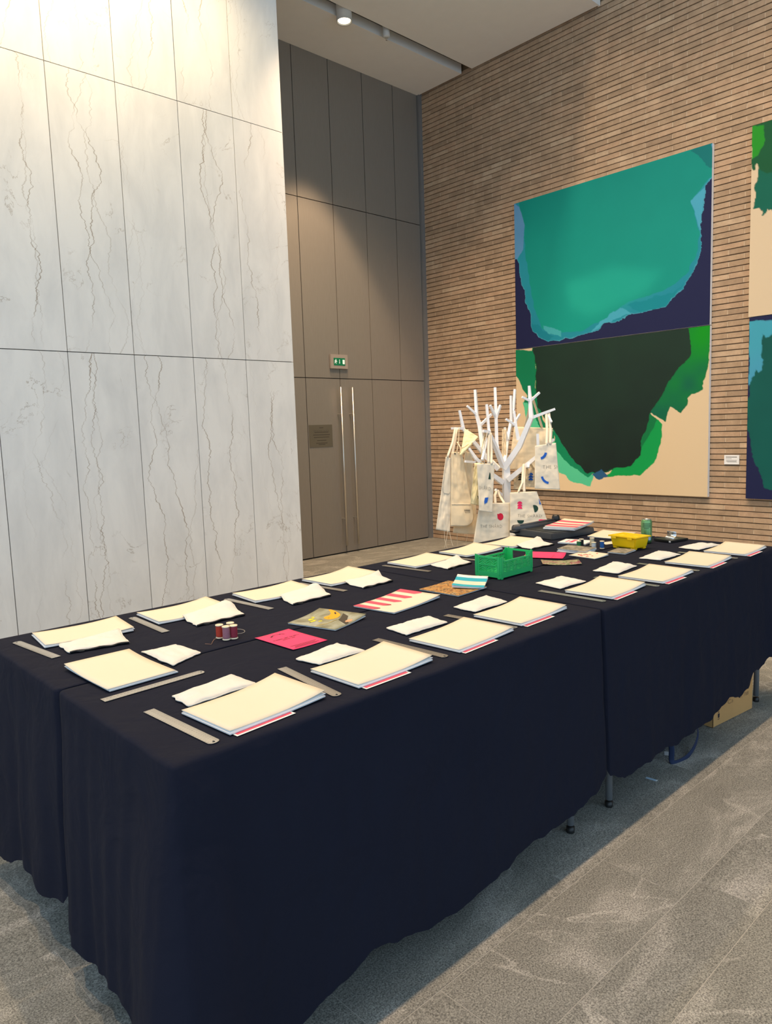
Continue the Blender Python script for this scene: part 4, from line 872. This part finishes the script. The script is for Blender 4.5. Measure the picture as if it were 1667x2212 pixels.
# leaf magazine and teal striped booklet on it
T, top = sheet_thing('magazine', 'magazine with a brown leaf cover', 'magazine', 2.254, 2.028, 3, .195, .210, .0009, MT['leafcover'], lambda u, v: .006*max(0, u-.3)**2, pages=.0032)
T, top = sheet_thing('booklet', 'booklet with teal and white stripes', 'booklet', 2.348, 2.012, 33, .176, .135, .0009, MT['white'], lambda u, v: .018*max(0, v-.1)**2*.5+.012*u*u, z=ZI+.0085, pages=.004)
decal('teal_stripe', [rect(0, .2, 0, 1), rect(.52, .80, 0, 1)], top, MT['teal'], T, 2)
decal('cream_stripe', [rect(.2, .52, 0, 1)], top, MT['cream'], T, 2)

# second pink flyer, meadow card, loose booklets, flower card, pads
T, top = sheet_thing('flyer', 'hot pink flyer curling up beside the green crate', 'flyer', 3.125, 2.175, 25, .142, .205, .0004, MT['pink'], lambda u, v: .016*max(0, u-.6)**2*4+.010*(max(0, .3-u))**2*4)
text_decal('handwriting', 'WANNA GET CRAFTY', lambda a, b: top(.12+.72*a, .26+.04*b), MT['ink'], T)
T, top = sheet_thing('photo_card', 'glossy meadow photo card beside the green crate', 'card', 3.02, 2.004, -50, .185, .118, .0008, MT['meadow'], lambda u, v: .006*(u-.5)**2*4)
for i, (dx, da, m_) in enumerate(((0, 0, 'white'), (.012, 3, 'white'), (.004, -3, 'greycover'))):
    sheet_thing('booklet', ['lowest', 'middle', 'topmost'][i]+' of the thin booklets fanned out behind the flower card', 'booklet', 3.335+dx, 2.118, -86+da, .17, .11, .0008, MT[m_], lambda u, v: .006*v, z=ZI+i*.0062, pages=.0026)
T, top = sheet_thing('greeting_card', 'folded cream card with a red flower print', 'card', 3.262, 1.998, -5, .118, .160, .0008, MT['cream'], lambda u, v: .012*max(0, u-.1)**2, z=ZI+.0003, pages=.0018)
fr = random.Random(8)
decal('red_flowers', [blob(.15+.7*fr.random(), .25+.55*fr.random(), .045, .035, 9, i, .4) for i in range(16)], top, mat('flower_red', rgb(196, 58, 62), .7), T)
T, top = sheet_thing('notepad', 'white notepad with a pink print behind the thread spools', 'notepad', 3.595, 2.285, 12, .135, .165, .0009, MT['white'], pages=.006)
decal('pink_print', [rect(.15, .85, .52, .66), rect(.2, .7, .74, .8)], top, MT['pinkprint'], T)
T, top = sheet_thing('booklet', 'small grey photo booklet in front of the yellow tub', 'booklet', 3.462, 1.925, 4, .125, .10, .0008, MT['greycover'], lambda u, v: .004*u, pages=.004)
T, top = sheet_thing('paper_sheet', 'cream sheets lying behind the yellow tub', 'paper', 3.955, 2.262, 12, .29, .205, .0008, MT['cream'], lambda u, v: .010*max(0, v-.2)**2, pages=.002)
T, top = sheet_thing('paper_strip', 'narrow cream paper strip beside the yellow tub', 'paper', 3.70, 2.105, -20, .15, .045, .0008, MT['cream'], lambda u, v: .006*v)
sheet_thing('paper_strip', 'folded white paper slip at the foot of the green crate', 'paper', 2.83, 2.075, 40, .06, .03, .0006, MT['white'], lambda u, v: .008*u*u)

# ---- thread spools
def spool(x, y, col, label, h=.046, r=.0135, group='thread spools'):
    t = thing('thread_spool', label, 'thread spool', (x, y, ZI), 0, group)
    endm = mat('spool_end', (.82, .72, .52), .5) if 'spoolend' not in MT else MT['spoolend']; MT['spoolend'] = endm
    MB().lathe([(.003, 0), (r, 0), (r, .003), (r*.72, .0045), (r*.72, h-.0045), (r, h-.003), (r, h), (.0042, h), (.0036, h-.006), (0, h-.006)], 20).build('bobbin', endm, t, True)
    m_ = mat('thread', rgb(*col), .7, var=.25, vscale=260)
    prof = [(r*.74, .0046)]
    for i in range(1, 23): prof.append((r*(.90+.012*(i % 2)), .0046+(h-.0092)*i/23))
    prof.append((r*.74, h-.0046))
    MB().lathe(prof, 20).build('thread', m_, t, True)
spool(1.2095, 2.146, (196, 62, 40), 'orange red thread spool on the left table')
spool(1.2135, 2.110, (170, 112, 124), 'mauve thread spool on the left table')
spool(1.2480, 2.140, (214, 168, 90), 'golden thread spool at the back of the cluster on the left table')
spool(1.2375, 2.102, (150, 44, 62), 'maroon thread spool on the left table')
thr = MB().tube([(1.255, 2.118, ZI+.006)]+[(1.283+.026*math.cos(a), 2.160+.034*math.sin(a), ZI+.004+.0*a) for a in [math.radians(-120+i*24) for i in range(14)]], .0008, 6)
o = thr.build('loose_thread', mat('thread_grey', (.42, .38, .32), .7)); tag(o, 'loop of loose thread beside the maroon spool', 'thread')
thr = MB().tube([(1.196, 2.144, ZI+.002), (1.185, 2.142, ZI+.001), (1.165, 2.118, ZI+.001), (1.150, 2.098, ZI+.001), (1.138, 2.118, ZI+.0012)], .0008, 6)
o = thr.build('loose_thread', mat('thread_rust', (.30, .16, .10), .7)); tag(o, 'loose thread end beside the orange red spool', 'thread')
spool(3.428, 2.160, (34, 112, 66), 'green thread spool on the far table', .043, .0125)
spool(3.480, 2.176, (22, 20, 22), 'black thread spool on the far table', .045, .0130)
spool(3.545, 2.150, (222, 206, 170), 'cream thread spool on the far table', .045, .0130)
spool(3.500, 2.112, (226, 226, 224), 'white thread spool on the far table', .030, .0135)
spool(3.497, 2.060, (30, 92, 160), 'blue thread spool on the far table', .042, .0125)

# ---- green folding crate
def crate():
    t = thing('folding_crate', 'small green plastic folding crate with herringbone sides', 'crate', (2.644, 2.060, ZI), math.radians(1))
    L, W, H = .120, .0735, .098; th = .004
    MB().box(-L+th, L-th, -W+th, W-th, .012, .016).build('base', MT['crate'], t)
    def wall(name, half, H1, dip, y_, axis, handle):
        m = MB(); n = 8 if half > .1 else 5
        def B(a0, a1, z0, z1, d0=0, d1=th):
            if axis == 'x': m.box(a0, a1, *( (y_+d0, y_+d1) if y_ < 0 else (y_-d1, y_-d0)), z0, z1)
            else: m.box(*((y_+d0, y_+d1) if y_ < 0 else (y_-d1, y_-d0)), a0, a1, z0, z1)
        e = .018
        B(-half, half, .0055, .024)                          # foot rail
        for a in (-half+.002, half-.016): B(a, a+.014, 0, .0055)
        for s in (-1, 1):
            B(*sorted((s*half, s*(half-e))), .024, H1)       # corner post
            B(*sorted((s*(half-.003), s*(half-.009))), .02, H1+.004, -.003, 0)
        B(-half+e, half-e, .024, .028)
        top = H1-dip
        B(-half+e, half-e, top-.008, top, -.002, th)
        if dip:
            for s in (-1, 1): B(*sorted((s*(half-e), s*(half-e-.012))), top, top+dip*.55)
        z0, z1 = .028, top-.008
        if handle == 'open':
            B(-half+e, -half+e+.014, z0, z1); B(half-e-.014, half-e, z0, z1); B(-half+e, half-e, z0, z0+.022)
        else:
            a0, a1 = -half+e, half-e; step = (a1-a0)/n
            for i in range(n+1): B(a0+i*step-.0012, a0+i*step+.0012, z0, z1, .0005, th)
            B(a0, a1, (z0+z1)/2-.0018, (z0+z1)/2+.0018, -.0015 if handle else .001, th)
            for i in range(n):                               # herringbone slats
                up = 1 if i % 2 else -1; k = 6
                for q_ in range(-1, k):
                    zc = z0+(z1-z0)*(q_+.5)/k; dz = step*.55*up
                    pa = [(a0+i*step, zc-dz/2), (a0+(i+1)*step, zc+dz/2)]
                    v = []
                    for dd in (.001, th):
                        yy = (y_+dd) if y_ < 0 else (y_-dd)
                        for (aa, zz) in pa:
                            for o_ in (-.0026, .0026):
                                z_ = min(max(zz+o_, z0), z1)
                                v.append((aa, yy, z_) if axis == 'x' else (yy, aa, z_))
                    m.add(v, [(0, 1, 3, 2), (4, 6, 7, 5), (0, 4, 5, 1), (2, 3, 7, 6), (0, 2, 6, 4), (1, 5, 7, 3)])
        m.build(name, MT['crate'], t)
    wall('long_side', L, H, .016, -W, 'x', None); wall('long_side', L, H, .016, W, 'x', None)
    wall('short_side', W-.004, H, 0, -L, 'y', 'shut'); wall('short_side', W-.004, H, 0, L, 'y', 'open')
crate()

# ---- yellow tub with lid
t = thing('plastic_tub', 'yellow plastic tub with a lid on the far table', 'tub', (3.598, 1.955, ZI), math.radians(-8))
MB().frustum((-.052, .052, -.072, .072), .008, (-.060, .060, -.082, .082), .066).build('body', MT['yellow'], t, bevel=.006)
for sx in (-1, 1):
    for sy in (-1, 1): MB().box(sx*.038-.012, sx*.038+.012, sy*.056-.014, sy*.056+.014, 0, .012).build('foot', MT['yellow'], t, bevel=.003)
rimm = MB(); 
for a in ((-.066, .066, -.088, -.079), (-.066, .066, .079, .088), (-.066, -.057, -.079, .079), (.057, .066, -.079, .079)): rimm.box(*a, .064, .070)
rimm.build('rim', MT['yellow'], t)
lid = MB().box(-.0568, .0568, -.0788, .0788, .0655, .0685).build('lid', MT['yellow'], t)
for s in (-1, 1): MB().lathe([(.022, .0685), (.021, .0705), (0, .0712)], 18, 0, s*.045).build('lid_boss', MT['yellow'], lid, True)
for s in (-1, 1): MB().box(-.068, -.0665, s*.05-.014, s*.05+.014, .056, .070).build('clip', MT['yellow'], t)

# ---- green drink can
t = thing('drink_can', 'tall pale green drink can behind the yellow tub', 'can', (3.805, 1.965, ZI))
gm = mat('can_green', rgb(120, 168, 110), .28, .55, var=.12, vscale=30)
MB().lathe([(.0, .004), (.020, .002), (.024, .0), (.029, .012), (.0295, .014), (.0295, .118), (.026, .128), (.0245, .131)], 32).build('body', gm, t, True)
MB().lathe([(.0245, .131), (.0255, .1335), (.0235, .1335), (.0225, .128), (.0, .128)], 32).build('lid', MT['aluminium'], t, True)
MB().box(-.012, .004, -.005, .005, .1282, .1298).build('ring_pull', MT['aluminium'], t)
cy_ = lambda a, z, r=.0299: (r*math.cos(a), r*math.sin(a), z)
A0 = math.atan2(-1.965, -3.805)
bl = []
for r_ in range(4):
    for i in range(9 if r_ < 3 else 5):
        a = A0+(i-(4 if r_ < 3 else 2))*.17; z = .108-r_*.0085
        bl.append((a, z))
mb = MB()
for a, z in bl: mb.add([cy_(a-.06, z), cy_(a+.06, z), cy_(a+.06, z+.005), cy_(a-.06, z+.005)], [(0, 1, 2, 3)])
mb.build('printed_lettering', mat('can_ink', (.03, .09, .04), .5), t)
mb = MB()
for i in range(5): mb.add([cy_(A0+.35+.1*i, .018), cy_(A0+.45+.1*i, .018), cy_(A0+.45+.1*i, .036), cy_(A0+.35+.1*i, .036)], [(0, 1, 2, 3)])
mb.build('label_panel', mat('can_label', (.45, .55, .75), .5), t)

# ---- flat black box with a small steel stand on it
t = thing('flat_box', 'flat black box with a white sticker near the can', 'box', (3.955, 1.895, ZI), math.radians(-12))
MB().box(-.075, .075, -.058, .058, 0, .0125).build('body', MT['black'], t, bevel=.002)
MB().box(-.0756, -.0748, -.056, -.044, .002, .0105).build('sticker', MT['white'], t)
pts = [(-.02, .0), (-.022, .004), (-.014, .008), (-.004, .014), (.0, .024), (-.004, .033), (-.002, .038)]
t2 = thing('card_stand', 'small curved steel card stand on the flat black box', 'stand', (3.962, 1.893, ZI+.0127), math.radians(-12))
v = []; f = []
for i, (x, z) in enumerate(pts):
    for y in (-.03, .03): v += [(x, y, z), (x+.0014, y, z+.0008)]
for i in range(len(pts)-1):
    a = i*4; b = a+4
    f += [(a, a+2, b+2, b), (a+1, b+1, b+3, a+3), (a, b, b+1, a+1), (a+2, a+3, b+3, b+2)]
pydata('plate', v, f, MT['aluminium'], t2, True)
MB().box(-.026, .012, -.03, .03, 0, .0012).build('foot', MT['aluminium'], t2)

# ---- paper trimmer and the striped stack lying on it
t = thing('paper_trimmer', 'charcoal rotary paper trimmer at the back of the far table', 'paper trimmer', (3.80, 2.568, ZI), math.radians(-10))
bm_ = MB().frustum((-.185, .185, -.160, .160), 0, (-.182, .182, -.157, .157), .038); bm_.build('base', MT['cutter'], t, bevel=.004)
MB().box(-.150, .160, -.145, .095, .038, .0405).build('cutting_bed', MT['black'], t)
MB().tube([(-.21, .135, .040), (.20, .135, .040)], .030, 14, flat=(.75, .9)).build('rail', MT['cutter'], t, True)
arm = MB().tube([(-.17, .128, .058), (.16, .132, .066)], .010, 10).build('guide_bar', mat('guide_smoke', (.05, .05, .055), .25), t, True)
MB().lathe([(0, -.024), (.020, -.024), (.024, -.016), (.026, 0), (.024, .016), (.018, .026), (0, .028)], 16, .155, .135).build('blade_knob', MT['black'], t, True, loc=(0, 0, .070))
MB().lathe([(0, 0), (.03, 0), (.03, .012), (0, .012)], 16, -.205, .135).build('end_wheel', MT['black'], t, True, loc=(0, 0, .02))
for i in range(4):
    T, top = sheet_thing('booklet', ['lowest', 'second', 'third', 'topmost'][i]+' striped booklet of the pile lying on the paper trimmer', 'booklet', 3.853+.004*i, 2.508-.003*i, 10+(-1)**i*1.4, .285, .200, .0008, MT['white' if i < 3 else 'cream'], lambda u, v: .012*max(0, u-.2)**2+.008*u*(v-.1)**2, z=ZI+.0435+i*.0048, pages=.0024)
decal('pink_stripe', [rect(.05, .22, 0, 1), rect(.34, .48, 0, 1), rect(.64, .80, 0, 1)], top, MT['pinkprint'], T, 2)

# ================================================================== under the tables
t = thing('cardboard_box', 'brown cardboard box under the right front table', 'cardboard box', (3.66, 1.52, 0), math.radians(-6.5))
MB().box(-.19, .19, -.105, .105, .001, .24).build('body', MT['card'], t, bevel=.003)
MB().box(-.1912, -.188, -.1065, -.104, .002, .24).build('corner_fold', MT['cardtape'], t)
sd = lambda x0, z0, w_, h_: (lambda a, b: (x0+w_*a, -.1056, z0+h_*b))
text_decal('box_print', 'Ca', sd(-.055, .086, .050, .024), MT['ink'], t)
text_decal('box_print', 'et 788', sd(.06, .088, .085, .020), MT['ink'], t)
decal('handling_mark', [[(-.148, .032), (-.13, .032), (-.13, .035), (-.148, .035)], [(-.146, .040), (-.132, .040), (-.130, .058), (-.134, .062), (-.144, .062), (-.148, .058)], [(-.142, .066), (-.136, .066), (-.134, .072), (-.144, .072)]], lambda u, v: (u, -.1056, v), MT['ink'], t)
t = thing('tote_bag', 'dark blue bag under the right front table with a webbing strap loop', 'bag', (3.15, 1.56, 0))
MB().frustum((-.20, .20, -.06, .06), .002, (-.17, .17, -.035, .035), .20).build('body', MT['navy'], t, bevel=.01)
MB().tube(smooth_path([(.06, -.058, .10), (.02, -.075, .12), (-.115, -.115, .10), (-.150, -.135, .05), (-.18, -.155, .006), (-.10, -.175, .006), (-.01, -.175, .03), (.07, -.155, .07), (.09, -.12, .11), (.10, -.05, .13)]), .012, 8, flat=(1., .16)).build('strap', MT['navy'], t, True)
t = thing('plastic_sliver', 'pale blue plastic strip lying on the stone floor', 'litter', (2.778, 1.405, .0002), math.radians(95))
MB().box(-.024, .024, -.007, .007, 0, .0008).build('strip', MT['blueplastic'], t)
MB().box(-.024, -.018, -.007, .007, .0008, .0012).build('pale_end', MT['white'], t)
t = thing('swing_tag', 'small white tag under the hem of the right front cloth', 'tag', (3.05, 1.47, 0.0005), .5)
MB().box(-.02, .02, -.012, .012, 0, .0006).build('tag', MT['white'], t); MB().tube([(.02, 0, .001), (.05, .01, .001)], .0006, 5).build('string', MT['white'], t)
t = thing('red_cloth', 'dark red cloth edge peeking out under the nearest cloth hem', 'cloth', (1.715, 1.54, .0005), .1)
solid_sheet('fabric', lambda u, v: ((u-.5)*.15, (v-.5)*.11, .003*abs(fbm(u*4, v*4, 3))), .008, MT['redthing'], t, 12, 8)
MB().tube([(-.075+.15*i/12, -.055, .006+.002*math.sin(i)) for i in range(13)], .005, 6).build('hem', MT['redthing'], t, True)
# ================================================================== coat tree with bags and aprons
tb = Vector(TRUNK[0][:3]); base = (tb.x, tb.y, 0)
t = thing('coat_tree', 'white branching wooden coat tree hung with bags and aprons', 'coat tree', base)
MB().tube([(0, 0, .02), (0, 0, tb.z-.1), (0, 0, tb.z+.02)], [.044, .042, .034], 4, phase=.5).build('trunk', MT['tree'], t)
for a in (0.4, 1.97):
    MB().box(-.24, .24, -.018, .018, 0, .03).build('foot', MT['tree'], t, rz=a)
for b in BRANCHES:
    MB().tube([(x-base[0], y-base[1], z) for x, y, z, r in b], [r*1.28 for x, y, z, r in b], 4, phase=.785).build('branch', MT['tree'], t)

PM = dict(blue='blue', green='green', red='red', pink='pinkp', black='black')
VIEW = Vector((base[0], base[1], 1.2))-Vector((0, 0, 1.5)); VIEW.normalize()
def hung(key, name, label, cat, m, bag=True, soft=1., group='bags and aprons on the coat tree', round_br=0.):
    d = HUNG[key]; a, b, c, e = [Vector(p) for p in d['q']]
    cen = (a+b+c+e)/4; o0 = Vector((cen.x, cen.y, min(c.z, e.z)))
    t = thing(name, label, cat, o0, 0, group)
    s = sum(map(ord, key))*.37
    nrm = -VIEW
    def P(u, v):
        if round_br:
            du, dv = max(0, (u-.5)/.5), max(0, (v-.82)/.18); u2, v2 = du*math.sqrt(1-dv*dv/2), dv*math.sqrt(1-du*du/2); u, v = u-(du-u2)*.5, v-(dv-v2)*.18
        p = (a*(1-u)+b*u)*(1-v)+(e*(1-u)+c*u)*v-o0
        wv = .010*soft*fbm(u*2.2, v*3.0, s)+.005*soft*math.sin(u*9+s)*(1-.6*v)+.003*soft*fbm(u*6, v*8, s+3)+(.0 if bag else .0035*fbm(u*2.5, v*18, s+7))
        return p+nrm*wv
    nx, ny = 20, 48; V = []; F = []
    for lay in (0, 1):
        for j in range(ny+1):
            for i in range(nx+1):
                u, v = i/nx, j/ny; ed = (1-abs(2*u-1)**6)
                V.append(tuple(P(u, v)+(nrm*(.004*ed) if lay == 0 else -nrm*((.018 if bag else .010)*ed+.002))))
    N = (nx+1)*(ny+1)
    for j in range(ny):
        for i in range(nx):
            q0 = j*(nx+1)+i; F.append((q0, q0+nx+1, q0+nx+2, q0+1)); F.append((q0+N, q0+1+N, q0+nx+2+N, q0+nx+1+N))
    ring = [i for i in range(nx)]+[j*(nx+1)+nx for j in range(ny)]+[ny*(nx+1)+i for i in range(nx, 0, -1)]+[j*(nx+1) for j in range(ny, 0, -1)]
    for k in range(len(ring)): F.append((ring[k], ring[(k+1) % len(ring)], ring[(k+1) % len(ring)]+N, ring[k]+N))
    body = pydata('body', V, F, m, t, True)
    top = lambda u, v: tuple(P(u, v)+nrm*(.004*(1-abs(2*min(max(u, 0), 1)-1)**6)+.0022))
    for mm, poly in d['prints']: decal('print', [[(min(max(u, .012), .988), v) for u, v in poly]], top, MT[PM[mm]], t)
    for tx, p0, p1, p2 in d['texts']:
        def place(x, y, p0=p0, p1=p1, p2=p2):
            return top(min(.99, p0[0]+(p1[0]-p0[0])*x+(p2[0]-p0[0])*y), p0[1]+(p1[1]-p0[1])*x+(p2[1]-p0[1])*y)
        text_decal('lettering', tx, place, MT['grey'], t, True, .2)
    for sp in d['straps']:
        pts = [Vector(p)-o0 for p in sp]; fine = []
        for i in range(len(pts)-1):
            for q in range(6): fine.append(pts[i].lerp(pts[i+1], q/6))
        fine.append(pts[-1])
        thin = fine[0].z < .02+(a.z+b.z+c.z+e.z)/4-o0.z and not bag
        MB().tube(fine, .0055 if thin else .012, 6, flat=(1., .3)).build('tie' if thin else 'strap', m, t, True)
    return t, top, P
hung('tote_f', 'tote_bag', 'large plain cotton tote hanging at the back right of the coat tree', 'tote bag', MT['natural'])
hung('tote_i', 'cloth_strip', 'narrow tan cotton cloth hanging behind the trunk of the coat tree', 'cloth', MT['natural'])
hung('tote_h', 'tote_bag', 'cotton tote with stacked black half circles behind the coat tree', 'tote bag', MT['natural'])
hung('tote_g', 'tote_bag', 'small cotton tote with stacked blue half circles', 'tote bag', MT['natural'])
hung('apron_c', 'apron', 'rearmost cotton apron at the left of the coat tree', 'apron', MT['natural'], False)
t, top, P = hung('apron_b', 'apron', 'cotton apron with a wide front pocket and small logo', 'apron', MT['natural'], False, 1.2, round_br=1.)
v = []
pk = MB()
rows = [[top(.04+.92*i/12, .70+.285*j/8) for i in range(13)] for j in range(9)]
nr = -VIEW*.006
pk.add([tuple(Vector(p)+nr*(1 if 0 < j else .4)) for j, r_ in enumerate(rows) for p in r_], [(j*13+i, (j+1)*13+i, (j+1)*13+i+1, j*13+i+1) for j in range(8) for i in range(12)])
po = pk.build('pocket', MT['natural'], t, True)
lift = lambda u, v_: tuple(Vector(top(u, v_))+nr*1.4)
decal('logo', [rect(.62+.028*i, .62+.028*i+.018, .770+.006*(i % 2), .795) for i in range(9)]+[rect(.63, .86, .803, .808)], lift, MT['grey'], po)
seam = MB().tube([lift(.04+.92*i/12, .70) for i in range(13)], .003, 5); seam.build('pocket_hem', MT['natural2'], po, True)
MB().tube([top(.35+.05*math.cos(q_), .02+.01*math.sin(q_)) for q_ in [i*math.pi/5 for i in range(10)]], .003, 5).build('strap_ring', MT['black'], t)
t, top, P = hung('apron_a', 'apron', 'leftmost folded cotton apron with chest pocket', 'apron', MT['natural2'], False, 1.2)
lift = lambda u, v_: tuple(Vector(top(u, v_))-VIEW*.003)
pk = MB(); pk.add([lift(.18+.72*i/6, .22+.27*j/6-(.03 if j == 6 and i in (0, 6) else 0)) for j in range(7) for i in range(7)], [(j*7+i, (j+1)*7+i, (j+1)*7+i+1, j*7+i+1) for j in range(6) for i in range(6)])
pk.build('chest_pocket', MT['natural2'], t, True)
t, top, P = hung('hat', 'cotton_hat', 'pale butter cotton bucket hat on a left branch', 'hat', MT['butter'], True, .9, 'hats on the coat tree')
MB().tube([top(i/14, 1.) for i in range(15)], .011, 8).build('brim', MT['butter'], t, True)
MB().tube([top(i/14, .72+.03*math.sin(i*.5)) for i in range(15)], .004, 6).build('hat_seam', MT['natural'], t, True)
hung('tote_b', 'tote_bag', 'folded butter cotton tote with blue and green shapes left of the trunk', 'tote bag', MT['butter'], True, 1.6)
hung('tote_a', 'tote_bag', 'narrow folded tote with lettering and a blue shape', 'tote bag', MT['natural2'], True, .8)
hung('tote_c', 'tote_bag', 'large tote with a red round shape above the lettering', 'tote bag', MT['natural2'], True, .8)
hung('tote_d', 'tote_bag', 'lettered tote with pink and dark green shapes right of the trunk', 'tote bag', MT['natural2'], True, .8)
hung('tote_e', 'tote_bag', 'lettered tote with two blue arcs on the right branch', 'tote bag', MT['natural2'], True, .8)
